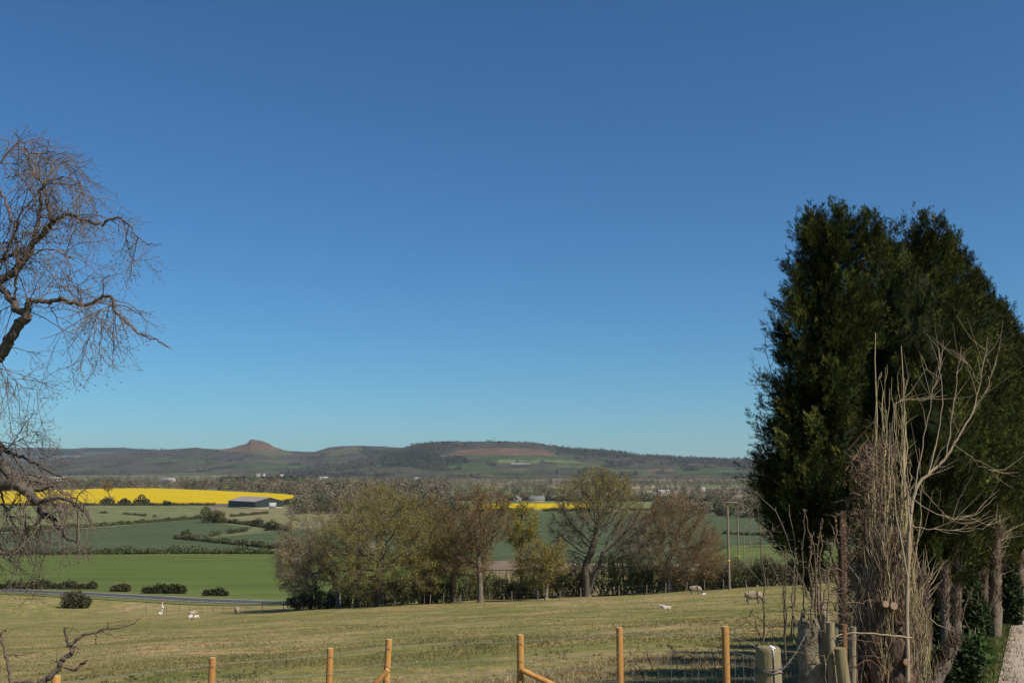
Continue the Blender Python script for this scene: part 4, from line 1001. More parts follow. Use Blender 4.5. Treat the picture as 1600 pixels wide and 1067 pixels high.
def conifer(label, px, Y, prof, spires, nplume, per, size, skip=None, yscale=1.0, base=None):
    """prof: (row in photo, radius in m) pairs of the crown; spires: (px,row) tops"""
    g = on(px, Y, 1000); 
    root = tag(empty('conifer_tree', g), label, 'tree', 'dark conifers in the row beside the track')
    zs = np.array([P(px, r, Y)[2] for r, _ in prof]); rs = np.array([q for _, q in prof]); o = np.argsort(zs); zs, rs = zs[o], rs[o]
    ax = np.array((g[0], Y))
    # boughs over the crown, each a sheaf of upswept plumes with a dark gap round it
    bl = .030 * Y + .10
    zz = np.linspace(zs[0], zs[-1], 400); ww = np.interp(zz, zs, rs) + .10; ww /= ww.sum()
    nb_ = max(40, int(nplume / 15)); zc = np.interp((np.arange(nb_) + rng.uniform(0, 1, nb_)) / nb_, np.cumsum(ww), zz); thc = np.arange(nb_) * 2.39996 + rng.normal(size=nb_) * .35
    lob = 1 + .12 * np.sin(3 * thc + zc * 1.3 + px) + .08 * np.sin(5 * thc - zc * 2.1 + px * .3)
    rc = np.interp(zc, zs, rs) * lob * rng.choice([.35, .6, .78, .88, 1.0], nb_, p=[.05, .15, .25, .35, .20])
    oc = np.stack([np.cos(thc), np.sin(thc) * yscale, np.zeros(nb_)], 1); dc = oc * rng.uniform(.25, .75, (nb_, 1)) + np.array((0, 0, 1.0)); dc /= np.linalg.norm(dc, axis=1)[:, None]
    cc_ = np.stack([ax[0] + oc[:, 0] * rc, ax[1] + oc[:, 1] * rc, zc - bl * .45], 1)
    kb = np.repeat(np.arange(nb_), 16); tt_ = rng.uniform(0, 1, len(kb)); sc_ = rng.uniform(.7, 1.25, nb_)[kb]
    ub = np.cross(dc, rng.normal(size=(nb_, 3))); ub /= np.linalg.norm(ub, axis=1)[:, None]; vb = np.cross(dc, ub); ab = rng.uniform(0, 6.28, len(kb))
    sb = ub[kb] * np.cos(ab)[:, None] + vb[kb] * np.sin(ab)[:, None]; rb = bl * .34 * sc_ * (1 - tt_ * .75) * rng.uniform(.2, 1, len(kb)) ** .5
    pos = cc_[kb] + dc[kb] * (tt_ * bl * sc_)[:, None] + sb * rb[:, None]
    d = dc[kb] + sb * .45 + rng.normal(size=(len(kb), 3)) * .14
    bough = rng.choice([.5, .75, 1.0, 1.5, 2.3], nb_, p=[.22, .25, .23, .18, .12])[kb]
    for (sx, sy, hh, rr) in spires:                      # leading shoots
        k = int(70 * hh / .6); t = rng.uniform(0, 1, k); c = P(sx, sy, Y + rng.normal() * .15)
        a = rng.uniform(0, 6.28, k); q = rr * (1 - t) ** .7 * rng.uniform(.3, 1, k) ** .5
        sp = np.stack([c[0] + np.cos(a) * q, c[1] + np.sin(a) * q, c[2] - hh + hh * t * .86], 1)
        sdir = np.stack([np.cos(a) * .4, np.sin(a) * .4, np.ones(k)], 1)
        pos = np.concatenate([pos, sp]); d = np.concatenate([d, sdir]); bough = np.concatenate([bough, np.ones(len(sp))])
    if skip is not None:
        m = ~skip(pos); pos, d, bough = pos[m], d[m], bough[m]
    d /= np.linalg.norm(d, axis=1)[:, None]; n = len(pos)
    plen = size * rng.uniform(2.2, 4.6, n)
    # sprays round each plume
    k = np.repeat(np.arange(n), per); t = rng.uniform(0, 1, len(k))
    u = np.cross(d, rng.normal(size=(n, 3))); u /= np.linalg.norm(u, axis=1)[:, None]; v = np.cross(d, u)
    a = rng.uniform(0, 6.28, len(k)); rad = plen[k] * .30 * (1 - t) ** .8 * rng.uniform(.2, 1, len(k)) ** .5
    side = u[k] * np.cos(a)[:, None] + v[k] * np.sin(a)[:, None]
    pp = pos[k] + d[k] * (plen[k] * t)[:, None] + side * rad[:, None]
    dd = d[k] * .95 + side * .5 + rng.normal(size=(len(k), 3)) * .2
    pc = NEED[rng.integers(0, len(NEED), n)] * rng.uniform(.8, 1.25, (n, 1)) * bough[:, None]
    b = MB(); spray_mesh(b, pp, dd, size * rng.uniform(.6, 1.35, len(k)), pc[k] * rng.uniform(.7, 1.35, (len(k), 1)))
    # the close-packed inside of the crown
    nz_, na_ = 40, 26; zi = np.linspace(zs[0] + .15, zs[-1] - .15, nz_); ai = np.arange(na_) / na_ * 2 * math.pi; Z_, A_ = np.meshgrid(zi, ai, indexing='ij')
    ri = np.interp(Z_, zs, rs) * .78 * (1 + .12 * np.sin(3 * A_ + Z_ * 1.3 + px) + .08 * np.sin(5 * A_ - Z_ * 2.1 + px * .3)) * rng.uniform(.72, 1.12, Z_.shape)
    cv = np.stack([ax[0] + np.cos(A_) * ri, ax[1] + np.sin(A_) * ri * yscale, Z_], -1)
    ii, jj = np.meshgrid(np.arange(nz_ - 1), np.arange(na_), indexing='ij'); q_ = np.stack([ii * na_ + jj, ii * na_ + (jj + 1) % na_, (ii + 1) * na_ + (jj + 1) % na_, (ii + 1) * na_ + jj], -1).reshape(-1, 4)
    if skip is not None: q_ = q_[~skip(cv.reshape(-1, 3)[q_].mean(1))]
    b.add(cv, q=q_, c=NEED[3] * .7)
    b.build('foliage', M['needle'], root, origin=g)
    # trunk and inner branches
    b = MB(); tr_ = .05 if size < .045 else .14
    tb = [(g[0] + .05 * math.sin(q * 2), Y, g[2] - .2 + (zs[-1] - .4 - g[2]) * q) for q in np.linspace(0, 1, 12)]
    b.tube(tb, np.linspace(tr_, .03, 12), 10, rough=.12)
    nb = 60; bz_ = rng.uniform(max(zs[0], g[2] + .3), zs[-1] - .3, nb); a = rng.uniform(0, 6.28, nb); rr = np.interp(bz_, zs, rs) * .8
    p0 = np.stack([np.full(nb, g[0]), np.full(nb, Y), bz_ - .25], 1); p1 = np.stack([g[0] + np.cos(a) * rr, Y + np.sin(a) * rr * yscale, bz_ + .2], 1)
    b.segs(p0, p1, .014, .004, 4); b.build('trunk', M['shag'], root, smooth=True, origin=g)
    return root
M['shag'] = mat('shag', (.19, .12, .08), (.30, .21, .145), 6, stretch=(3, 3, .35), c3=(.08, .052, .036), scale3=4, bump=1.0, bscale=16)
def skipA(p):
    qx, qy = pix(p)
    left = np.interp(qy, [540, 600, 700, 800, 870, 1100], [1352, 1338, 1328, 1312, 1285, 1270]); right = np.interp(qy, [540, 600, 700, 800, 1100], [1375, 1440, 1470, 1480, 1480])
    return (qx > left) & (qx < right) & (qy > 545) & (p[:, 1] < 10.75)
conifer('nearest tall dark conifer, bare of needles low on its right front', 1316, 10.4,
        [(915, .08), (880, .27), (840, .48), (800, .60), (760, .66), (710, .56), (650, .43), (600, .40), (540, .32), (470, .21), (420, .14), (380, .10), (350, .08)],
        [(1268, 332, .5, .09), (1288, 346, .5, .11), (1312, 328, .55, .10), (1337, 344, .5, .11), (1359, 330, .55, .11), (1376, 366, .5, .10)], 6000, 36, .044, skipA)
conifer('second conifer of the row with a rounded single top', 1438, 13.0,
        [(930, .10), (900, .45), (800, .76), (700, .78), (600, .72), (500, .56), (430, .34), (390, .16), (362, .08)],
        [(1440, 336, .6, .13), (1466, 340, .6, .14), (1426, 366, .5, .11), (1482, 372, .6, .14)], 4200, 28, .052)
def low_front(px, Y, row):            # on the track side the low boughs have been cut away
    x0 = P(px, 800, Y)[0]
    return lambda p: (pix(p)[1] > row) & ((p[:, 0] - x0) * .8 - (p[:, 1] - Y) * .6 > -.12)
def row_tree(label, px, Y, prof, spires, n, per, size, row): conifer(label, px, Y, [(985 - (Y - 16) * 2.5, .45 + .018 * Y)] + prof, spires, n, per, size, low_front(px, Y, row))
row_tree('slim conifer leaning on the back of the second', 1440, 13.9,
        [(910, .6), (860, .7), (800, .74), (700, .7), (600, .6), (500, .46), (440, .28), (400, .14)], [(1448, 372, .6, .14)], 2200, 28, .055, 900)
row_tree('slim conifer squeezed between the second and the third', 1464, 15.05,
        [(910, .6), (860, .68), (800, .70), (700, .64), (600, .62), (500, .52), (440, .36), (400, .22)], [(1478, 372, .6, .14)], 2600, 28, .056, 900)
row_tree('third conifer of the row, lower than the second', 1492, 16.0,
        [(900, .72), (860, .76), (800, .78), (700, .76), (600, .66), (500, .46), (440, .26), (410, .12)], [(1494, 370, .7, .16), (1510, 404, .7, .16)], 3400, 26, .062, 890)
row_tree('slim conifer squeezed between the third and the fourth', 1514, 17.8,
        [(890, .70), (850, .75), (800, .75), (700, .76), (600, .64), (520, .40), (460, .16)], [(1522, 426, .8, .16)], 2400, 26, .068, 870)
row_tree('fourth conifer of the row along the track', 1532, 19.5,
        [(880, .8), (850, .8), (800, .8), (700, .82), (600, .68), (530, .40), (480, .16)], [(1538, 442, .9, .18), (1556, 472, .9, .18)], 2600, 26, .074, 860)
row_tree('slim conifer squeezed between the fourth and the fifth', 1551, 21.7,
        [(875, .95), (850, 1.0), (800, 1.0), (700, .9), (620, .68), (550, .38), (510, .16)], [(1560, 478, .9, .2)], 2000, 26, .08, 855)
row_tree('fifth conifer of the row along the track', 1570, 24.0,
        [(870, 1.05), (840, 1.05), (780, 1.05), (700, .95), (620, .7), (560, .36), (530, .14)], [(1573, 490, 1.0, .22), (1588, 526, 1.0, .22)], 2300, 26, .09, 850)
row_tree('slim conifer squeezed between the fifth and the sixth', 1588, 26.4,
        [(868, 1.15), (840, 1.15), (780, 1.1), (700, .95), (640, .66), (590, .34), (560, .14)], [(1596, 540, 1.0, .22)], 1700, 24, .098, 845)
row_tree('sixth conifer of the row at the right edge of the picture', 1606, 29.0,
        [(860, 1.05), (830, 1.05), (780, 1.05), (700, .90), (630, .62), (580, .3), (550, .1)], [(1602, 542, 1.1, .25), (1628, 562, 1.1, .25)], 2000, 24, .105, 840)
row_tree('farthest conifer of the row beyond the right edge', 1640, 34.0,
        [(860, 1.2), (830, 1.2), (780, 1.2), (700, 1.0), (640, .6), (590, .2)], [(1640, 565, 1.2, .3)], 1500, 22, .13, 830)

# bare stems on the camera side of the first conifer
def chain(pts, Y0, dY=0.0, n=10, wob=.01):
    p = np.array([P(a, c, Y0 + dY * k / max(1, len(pts) - 1)) for k, (a, c) in enumerate(pts)])
    tt = np.linspace(0, len(p) - 1, n); q = np.stack([np.interp(tt, np.arange(len(p)), p[:, k]) for k in range(3)], 1)
    for _ in range(2): q[1:-1] = .25 * q[:-2] + .5 * q[1:-1] + .25 * q[2:]
    q[1:-1] += rng.normal(size=(n - 2, 3)) * wob; return q
M['stem_tan'] = mat('stem_tan', (.44, .365, .20), (.30, .24, .13), 5, stretch=(2, 2, .4), c3=(.30, .28, .12), scale3=2)
M['stem_pale'] = mat('stem_pale', (.36, .295, .19), (.25, .20, .13), 5, stretch=(2, 2, .4))
M['dead_twig'] = mat('dead_twig', (.29, .205, .145), (.17, .12, .085), 4)
M['cut_wood'] = mat('cut_wood', (.33, .24, .16), (.22, .155, .10), 24, c3=(.2, .13, .08), scale3=9)
pg = on(1385, 9.45, 1050); pg[2] -= .1
pol = tag(empty('pollard_trunk', pg), 'shaggy brown cut back trunk with many upright bare stems', 'tree trunk')
b = MB()
for px0, px1, y1, r in ((1372, 1352, 800, .12), (1398, 1392, 830, .13), (1420, 1410, 900, .09), (1350, 1330, 880, .07), (1388, 1375, 940, .16), (1404, 1400, 1000, .19)):
    b.tube(chain([(px0, 1180), (px0, 1060), ((px0 + px1) / 2, 960), (px1, y1)], 9.45 + rng.uniform(-.08, .15), 0, 14, .02) - pg, np.linspace(r, r * .06, 14) * rng.uniform(.85, 1.15, 14), 12, rough=.22)
b.build('trunk', M['shag'], pol, smooth=False)
b = MB()
for k in range(84):
    x0 = rng.uniform(1356, 1428); y0 = rng.uniform(850, 930); x1 = x0 + rng.normal() * 7 + (1388 - x0) * .25; y1 = rng.uniform(570, 700) if k % 5 == 0 else rng.uniform(690, 880)
    q = chain([(x0, y0), (x0 + (x1 - x0) * .3 + rng.normal() * 4, y0 + (y1 - y0) * .35), ((x0 + x1) / 2 + rng.normal() * 7, y0 + (y1 - y0) * .7), (x1 + rng.normal() * 5, y1)], 9.38 + rng.uniform(-.1, .4), .12, 12, .006)
    b.tube(q - pg, np.linspace(rng.choice([.004, .006, .009, .014]), .002, 12), 5, m=k % 3 // 2)
    for z_ in range(4):
        c = q[rng.integers(5, 12)]; d = rng.normal(size=3) * (.5, .5, .2) + (0, 0, .8); d /= np.linalg.norm(d); L = rng.uniform(.06, .22); b.tube(np.array([c, c + d * L * .5 + rng.normal(size=3) * .01, c + d * L]) - pg, [.0025, .002, .001], 4, m=k % 3 // 2)
for x0, x1, y1, r in ((1363, 1368, 520, .016), (1377, 1380, 610, .026), (1392, 1385, 640, .022), (1410, 1412, 590, .016), (1421, 1408, 540, .012), (1366, 1362, 700, .03)):
    b.tube(chain([(x0, 960), ((x0 + x1) / 2 + 4, 800), (x1, y1)], 9.4 + rng.uniform(0, .2), .2, 14, .01) - pg, np.linspace(r, .004, 14), 7)
b.build('stems', [M['stem_tan'], M['dead_twig']], pol, smooth=True)
b = MB(); n = 3400
qy = 1075 - 380 * rng.uniform(0, 1, n) ** 2.0; qx = np.where(qy > 800, rng.normal(1350, 26, n), rng.normal(1368, 17, n)); qx = np.where((qy > 960), qx + 14, qx)
p0 = np.array([P(a, c, 9.55 + rng.uniform(-.1, .55)) for a, c in zip(qx, qy)]); d = rng.normal(size=(n, 3)) * np.array((.55, .4, .35)) + np.array((-.1, -.1, .35)); d /= np.linalg.norm(d, axis=1)[:, None]
L = rng.uniform(.04, .17, n)[:, None]; pm = p0 + d * L * .5; p1 = pm + (d + rng.normal(size=(n, 3)) * .35) * L * .5
b.segs(p0 - pg, pm - pg, .004, .003, 3); b.segs(pm - pg, p1 - pg, .003, .0012, 3)
b.build('dead_twigs', M['dead_twig'], pol)
b = MB(); n = 2300; qy = rng.uniform(850, 1075, n); kc = rng.integers(0, 7, n); qx = 1390 + (np.array([-1, -.7, -.38, -.05, .3, .62, .95])[kc] + rng.normal(size=n) * .10) * np.interp(qy, [850, 960, 1075], [24, 46, 62])
p0 = np.array([P(a, c, Y_) for a, c, Y_ in zip(qx, qy, 9.32 + rng.uniform(-.06, .12, n) + .10 * np.abs(qx - 1392) / 40)]); d = rng.normal(size=(n, 3)) * np.array((.24, .14, .1)) + np.array((0, -.02, 1)); d /= np.linalg.norm(d, axis=1)[:, None]
L = rng.uniform(.06, .26, n)[:, None]; pm = p0 + d * L * .5; p1 = pm + (d + rng.normal(size=(n, 3)) * .16) * L * .5; rr_ = rng.uniform(.0015, .006, n)
mm = np.where(rng.random(n) < .65, np.array([3, 3, 0, 4, 1, 3, 4])[kc], rng.integers(0, 5, n))
for k in range(5): b.segs(p0[mm == k] - pg, pm[mm == k] - pg, rr_[mm == k] * .6, rr_[mm == k], 4, m=k); b.segs(pm[mm == k] - pg, p1[mm == k] - pg, rr_[mm == k], rr_[mm == k] * .3, 4, m=k)
M['bark_red'] = mat('bark_red', (.30, .18, .12), (.18, .11, .075), 7)
b.build('bark_strips', [M['dead_twig'], M['shag'], M['bark_red'], M['bark_pale'], M['stem_tan']], pol)
for px, py, r, L in ((1384, 943, .030, .24), (1397, 946, .033, .22), (1417, 1034, .030, .24)):
    c = P(px, py, 9.22) - pg; a = c + np.array((rng.uniform(-.05, .05), L, -.06)); MB().tube([a, c], [r * 1.1, r], 14, capm=1, rough=.04).build('cut_limb', [M['shag'], M['cut_wood']], pol)

# second bare stem with the arching branch on the right
bg0 = on(1420, 9.3, 1050); bg0[2] -= .1
arc = tag(empty('bare_sapling', bg0), 'bare pale sapling with a branch arching right over dark conifers', 'sapling')
def limb(b, pts, Y, r0, r1, dY=.2, n=14, k=7, wob=.006, off=None):
    r0 = r0 * (.60 if r0 > .02 else .46); r1 = r1 * .5
    q = chain(pts, Y, dY, n, wob); b.tube(q - (bg0 if off is None else off), np.linspace(r0, r1, n), k); return q
b = MB(); S = 9.25; main = []
main.append(limb(b, [(1420, 1130), (1416, 960), (1418, 860), (1424, 790), (1430, 762), (1450, 742), (1474, 722), (1490, 694), (1505, 672), (1522, 640), (1530, 600), (1538, 562), (1543, 525)], S, .034, .004, .3, 40))
main.append(limb(b, [(1422, 830), (1416, 770), (1410, 700), (1412, 640), (1413, 596)], S, .018, .004))
main.append(limb(b, [(1450, 742), (1462, 700), (1470, 660), (1474, 620), (1468, 585), (1470, 560)], S, .014, .003))
main.append(limb(b, [(1474, 722), (1484, 690), (1488, 640), (1492, 600), (1500, 565), (1502, 540)], S + .1, .012, .003))
main.append(limb(b, [(1430, 762), (1440, 710), (1449, 660), (1455, 610), (1472, 585)], S - .05, .012, .003))
main.append(limb(b, [(1424, 790), (1400, 700), (1394, 640), (1402, 626), (1426, 622), (1445, 622)], S, .010, .003))
main.append(limb(b, [(1428, 780), (1460, 802), (1490, 812), (1520, 806), (1545, 790), (1556, 775)], S, .009, .002))
main.append(limb(b, [(1424, 820), (1450, 826), (1490, 830), (1525, 828), (1548, 818)], S + .02, .008, .002))
main.append(limb(b, [(1436, 752), (1460, 790), (1480, 806), (1515, 824)], S, .007, .002))
main.append(limb(b, [(1522, 640), (1545, 600), (1556, 570)], S + .3, .006, .002)); main.append(limb(b, [(1530, 600), (1515, 570), (1500, 560)], S + .3, .005, .002))
main.append(limb(b, [(1490, 694), (1520, 715), (1550, 735), (1560, 750)], S + .2, .006, .002))
main.append(limb(b, [(1418, 900), (1400, 800), (1392, 720), (1390, 660)], S - .1, .016, .004)); main.append(limb(b, [(1420, 940), (1436, 840), (1440, 780), (1436, 700)], S + .1, .014, .003))
b.build('stem', M['stem_pale'], arc, smooth=True)
b = MB()
for q in main:
    n = len(q)
    for k in range(int(n * .55)):
        i0 = rng.integers(int(n * .35), n - 1); d = q[i0 + 1] - q[i0]; d /= np.linalg.norm(d); d = d + rng.normal(size=3) * .42 + (0, 0, .1); d /= np.linalg.norm(d); L = rng.uniform(.12, .45)
        pm = q[i0] + d * L * .5; pe = pm + (d + rng.normal(size=3) * .3 + (0, 0, .2)) * L * .5
        b.tube(np.array([q[i0], pm, pe]) - bg0, [.0024, .0018, .0009], 4, cap=False)
b.build('twigs', M['stem_pale'], arc)

# horizontal pale rail branch and stump cluster in front
tag(MB().tube(chain([(1294, 1000), (1310, 990), (1350, 988), (1390, 992), (1425, 996)], 8.6, .3, 16, .002), np.linspace(.0045, .007, 16), 8).build('fallen_branch', M['stem_pale'], smooth=True), 'thin pale branch lying horizontally between stump and trunk', 'branch')
M['lichen'] = mat('lichen', (.25, .21, .145), (.36, .31, .22), 16, detail=10, c3=(.14, .12, .085), scale3=6, bump=.8, bscale=40)
sg = on(1275, 8.2, 1050); sg[2] -= .15
stp = tag(empty('hedge_stump', sg), 'lichen covered hedge stump with thin upright shoots, right of the thick post', 'stump')
b = MB(); b.tube(chain([(1276, 1180), (1270, 1060), (1264, 1000), (1262, 968)], 8.2, 0, 12, .004) - sg, np.linspace(.125, .075, 12), 16, rough=.10)
for k in range(7):
    a = rng.uniform(0, 6.28); c = P(1262, 970, 8.2) - sg + np.array((math.cos(a) * .05, math.sin(a) * .05, -.06)); b.tube([c, c + (rng.normal() * .008, 0, .06), c + (rng.normal() * .015, 0, rng.uniform(.09, .17))], [.03, .022, .004], 6, rough=.2)
b.build('trunk', M['lichen'], stp)
b = MB(); b.tube(chain([(1310, 1180), (1300, 1050), (1290, 970), (1280, 925)], 8.35, 0, 12, .004) - sg, np.linspace(.075, .022, 12), 12, rough=.14)
b.tube(chain([(1296, 1000), (1282, 950), (1276, 940)], 8.3, 0, 6, .003) - sg, np.linspace(.05, .03, 6), 10, rough=.2); b.build('limb', M['lichen'], stp)
b = MB(); SH = [(1195, 1008, 1184, 790), (1236, 980, 1233, 792), (1258, 960, 1258, 800), (1268, 960, 1265, 860), (1225, 975, 1198, 870), (1275, 945, 1256, 798), (1280, 940, 1282, 822), (1282, 950, 1286, 815), (1276, 940, 1266, 900), (1293, 950, 1308, 832), (1240, 985, 1243, 868), (1228, 1010, 1228, 855), (1286, 940, 1300, 880), (1270, 930, 1272, 830)]
for x0, y0, x1, y1 in SH:
    q = chain([(x0, y0 + 20), (x0 + rng.normal() * 4, (y0 + y1) / 2), (x1, y1)], 8.2 + rng.uniform(-.2, .2), rng.uniform(-.2, .2), 12, .006); b.tube(q - sg, np.linspace(.008, .0028, 12), 5)
    for k in range(10):
        c = q[rng.integers(3, 12)]; d = rng.normal(size=3) * .6 + (0, 0, 1); d /= np.linalg.norm(d); b.tube(np.array([c, c + d * .016, c + d * .03]) - sg, [.003, .004, .001], 4)
b.build('shoots', M['twig_near'] if False else mat('shoot', (.20, .155, .095), (.13, .095, .06), 6), stp)
b = MB()
for k in range(26):
    x0 = rng.uniform(1225, 1330); y0 = rng.uniform(930, 1050); pts = [(x0, y0)]
    for q in range(4): pts.append((pts[-1][0] + rng.normal() * 16 + (8 if k % 2 else -8), pts[-1][1] + rng.normal() * 12 - 4))
    b.tube(chain(pts, 8.0 + rng.uniform(-.1, .4), .1, 10, .006) - sg, np.linspace(.004, .0018, 10), 4)
b.build('bramble', mat('bramble', (.10, .07, .05), (.17, .12, .08), 6), stp)
M['post_grey'] = mat('post_grey', (.29, .25, .16), (.19, .16, .10), 8, stretch=(1, 1, .15), bump=.4, bscale=25)
M['post_rust'] = mat('post_rust', (.24, .125, .055), (.15, .08, .04), 8, stretch=(1, 1, .15), bump=.4, bscale=25)
def stake(label, top, bot, Y, r, m):
    q = chain([bot, top], Y, 0, 6, .002); o = on(bot[0], Y, 1060)
    tag(MB().tube(q - o, np.linspace(r, r * .88, 6), 12, rough=.04).build('fence_stake', M[m], origin=None), label, 'stake', 'old stakes by the hedge stump'); bpy.data.objects[[x.name for x in bpy.data.objects if x.name.startswith('fence_stake')][-1]].location = tuple(o)
def stake(label, top, bot, Y, r, m):
    q = chain([bot, top], Y, 0, 6, .002); o = on(bot[0], Y, 1060)
    ob = MB().tube(q, np.linspace(r, r * .88, 6), 12, rough=.04).build('fence_stake', M[m], origin=o); tag(ob, label, 'stake', 'old stakes by the hedge stump')
stake('pale leaning stake just right of the lichen stump', (1297, 972), (1302, 1150), 8.1, .036, 'post_grey')
stake('split reddish brown stake behind the pale leaning one', (1318, 975), (1320, 1150), 8.7, .03, 'post_rust')
stake('straight grey stake left of the shaggy trunk', (1333, 979), (1332, 1150), 9.0, .03, 'post_grey')
stake('short thick tan stake at the foot of the leaning one', (1312, 1012), (1330, 1150), 8.0, .05, 'post_green')

bo = on(1100, 11.5, 1000)
b = MB()
for x0, y0, x1, y1, hgt in ((1190, 985, 1145, 985, 16), (1210, 990, 1150, 968, 10), (1010, 1066, 975, 1040, 12), (1030, 1064, 985, 1022, 8), (1060, 1060, 1048, 1012, 3), (1080, 1060, 1092, 1014, 3), (1120, 1060, 1100, 1010, 5), (990, 1090, 1003, 1045, 2), (1000, 1090, 985, 1050, 3), (1175, 1040, 1122, 1000, 12), (1205, 1030, 1165, 990, 8), (1100, 1040, 1050, 1030, 8)):
    q = chain([(x0 + 6, 1110), (x0, y0), ((x0 + x1) / 2, min(y0, y1) - hgt), (x1, y1)], 11.0 + rng.uniform(-.6, 1.2), .2, 14, .008); b.tube(q - bo, np.linspace(.0055, .0018, 14), 4)
    for k in range(7):
        c = q[rng.integers(5, 14)]; d = rng.normal(size=3) * .6 + (0, 0, .6); d /= np.linalg.norm(d); b.tube(np.array([c, c + d * .04, c + d * .09 + (0, 0, .01)]) - bo, [.003, .002, .001], 4)
bo_ = b.build('bramble', mat('bramble_dark', (.06, .045, .035), (.11, .08, .06), 6)); bo_.location = tuple(bo); tag(bo_, 'thin dark bramble stems arching beside the fence left of the thick post', 'bramble')

# cut trunks and shrubs along the row by the track
M['stub_bark'] = mat('stub_bark', (.25, .20, .15), (.12, .095, .07), 9, detail=10, stretch=(2, 2, .5), c3=(.30, .25, .19), scale3=3, bump=1.0, bscale=30, contrast=(.42, .58))
def stub(label, pts, Y, r0, r1, m='shag', tw=0):
    o = on(pts[0][0], Y, 1000); q = chain(pts, Y, 0, 14, .006)
    q[0, 2] = o[2] - .1
    root = tag(empty('cut_trunk', o), label, 'tree trunk', 'cut trunks along the conifer row')
    MB().tube(q - o, np.linspace(r0, r1, 14) * rng.uniform(.82, 1.2, 14), 14, rough=.14).build('trunk', M[m], root)
    b = MB(); n = int(900 * r0 / .1); k = rng.integers(2, 13, n); a = rng.uniform(0, 6.28, n); rr = np.interp(np.linspace(0, 1, 14)[k], [0, 1], [r0, r1])
    p0 = q[k] + np.stack([np.cos(a) * rr, np.sin(a) * rr, rng.uniform(-.05, .05, n)], 1); p1 = p0 + np.stack([rng.normal(size=n) * .02, rng.normal(size=n) * .02, rng.uniform(.03, .12, n)], 1)
    mm = rng.integers(0, 3, n)
    for c_ in range(3): b.segs(p0[mm == c_] - o, p1[mm == c_] - o, rng.uniform(.002, .006, (mm == c_).sum()), .002, 4, m=c_)
    b.build('bark_strips', [M['shag'], M['stub_bark'], M['dead_twig']], root)
    if tw:
        b = MB()
        for k in range(tw):
            c = q[rng.integers(5, 12)]; d = rng.normal(size=3) * (.45, .3, .4) + (0.25, -.1, .9); d /= np.linalg.norm(d); L = rng.uniform(.15, .5)
            b.tube(np.array([c, c + d * L * .5 + rng.normal(size=3) * .02, c + d * L]) - o, [.005, .004, .0015], 4)
        b.build('twigs', M['stem_pale'], root)
stub('knobbly pale stump with side shoots right of the shaggy trunk', [(1432, 1040), (1432, 980), (1438, 930), (1441, 905)], 10.0, .11, .045, 'stub_bark', 40)
stub('thin straight mossy trunk left of the shaggy brown pair', [(1476, 985), (1476, 930), (1476, 888)], 12.2, .05, .04, 'stub_bark')
stub('straight shaggy bare trunk in the middle of the cut row', [(1494, 985), (1494, 920), (1493, 862)], 12.6, .058, .042, 'stub_bark', 6)
stub('broken mossy trunk left of the tall split trunk', [(1540, 965), (1537, 900), (1530, 852)], 15.5, .085, .06, 'stub_bark', 4)
stub('tall split grey trunk with a brush of twigs at its top', [(1554, 968), (1555, 900), (1556, 850), (1562, 828)], 15.0, .085, .045, 'stub_bark', 60)
stub('pale forked trunk at the right edge of the picture', [(1592, 930), (1592, 880), (1596, 815)], 19.5, .14, .06, 'stub_bark', 18)
stub('second pale trunk beside the forked one at the right edge', [(1582, 925), (1583, 880), (1582, 846)], 19.8, .09, .05, 'stub_bark', 6)
stub('leaning dead log sticking up among the low shrubs', [(1455, 1075), (1476, 1040), (1490, 1010), (1494, 994)], 10.0, .05, .035, 'stub_bark')
NS = [(.030, .050, .018), (.04, .062, .02), (.05, .075, .024)]
def near_shrub(label, px0, px1, py0, Y, n, size, leafc, group='low shrubs under the conifers'): bush('low_shrub', label, 'shrub', px0, px1, py0, Y, leafc, n, size, group, 20, .9, 'dead_twig')
near_shrub('dark low conifer shrub nearest the camera by the log', 1448, 1512, 978, 10.3, 9000, .045, NS)
near_shrub('dark upright shrub behind the fresh leafy plant', 1496, 1528, 872, 13.6, 9000, .05, NS)
near_shrub('dark shrub left of the straight shaggy trunk', 1452, 1490, 860, 13.4, 7000, .05, NS)
near_shrub('small dark shrub in front of the shaggy trunk foot', 1436, 1475, 1010, 10.2, 4000, .045, NS)
near_shrub('dark shrub between the split trunk and the forked trunk', 1560, 1588, 866, 17.0, 7000, .06, NS)
near_shrub('dark shrub between the two broken trunks', 1500, 1536, 890, 14.8, 6000, .055, NS)
near_shrub('fresh green leafy plant at the edge of the track verge', 1494, 1528, 970, 11.6, 1500, .085, [(.075, .14, .03), (.10, .17, .04), (.06, .11, .025)])
near_shrub('dark foliage low left of the shaggy trunk', 1340, 1372, 1030, 9.7, 3500, .045, NS)

# bare sprig at the left of the conifer against the sky
bs = P(1218, 640, 10.6)
b = MB()
for pts, r in (([(1222, 640), (1208, 590), (1200, 560), (1190, 515)], .006), ([(1216, 612), (1195, 602), (1168, 600)], .005), ([(1208, 600), (1185, 585), (1176, 575), (1178, 562)], .004), ([(1205, 560), (1190, 548), (1176, 545)], .003), ([(1203, 575), (1212, 545), (1206, 533)], .003), ([(1214, 640), (1204, 632), (1200, 618)], .004), ([(1224, 690), (1200, 680), (1172, 684)], .005)):
    q = chain(pts, 10.6, -.1, 10, .006); b.tube(q, np.linspace(r, .0015, 10), 5)
    for k in range(9):
        c = q[rng.integers(3, 10)]; d = rng.normal(size=3) + (-.2, 0, .5); d /= np.linalg.norm(d); b.tube([c, c + d * rng.uniform(.03, .12)], [.0022, .001], 4)
p_ = b.build('bare_branch', M['twig_near'], bpy.data.objects['conifer_tree']); p_.matrix_parent_inverse = Matrix.Translation(bpy.data.objects['conifer_tree'].location).inverted()
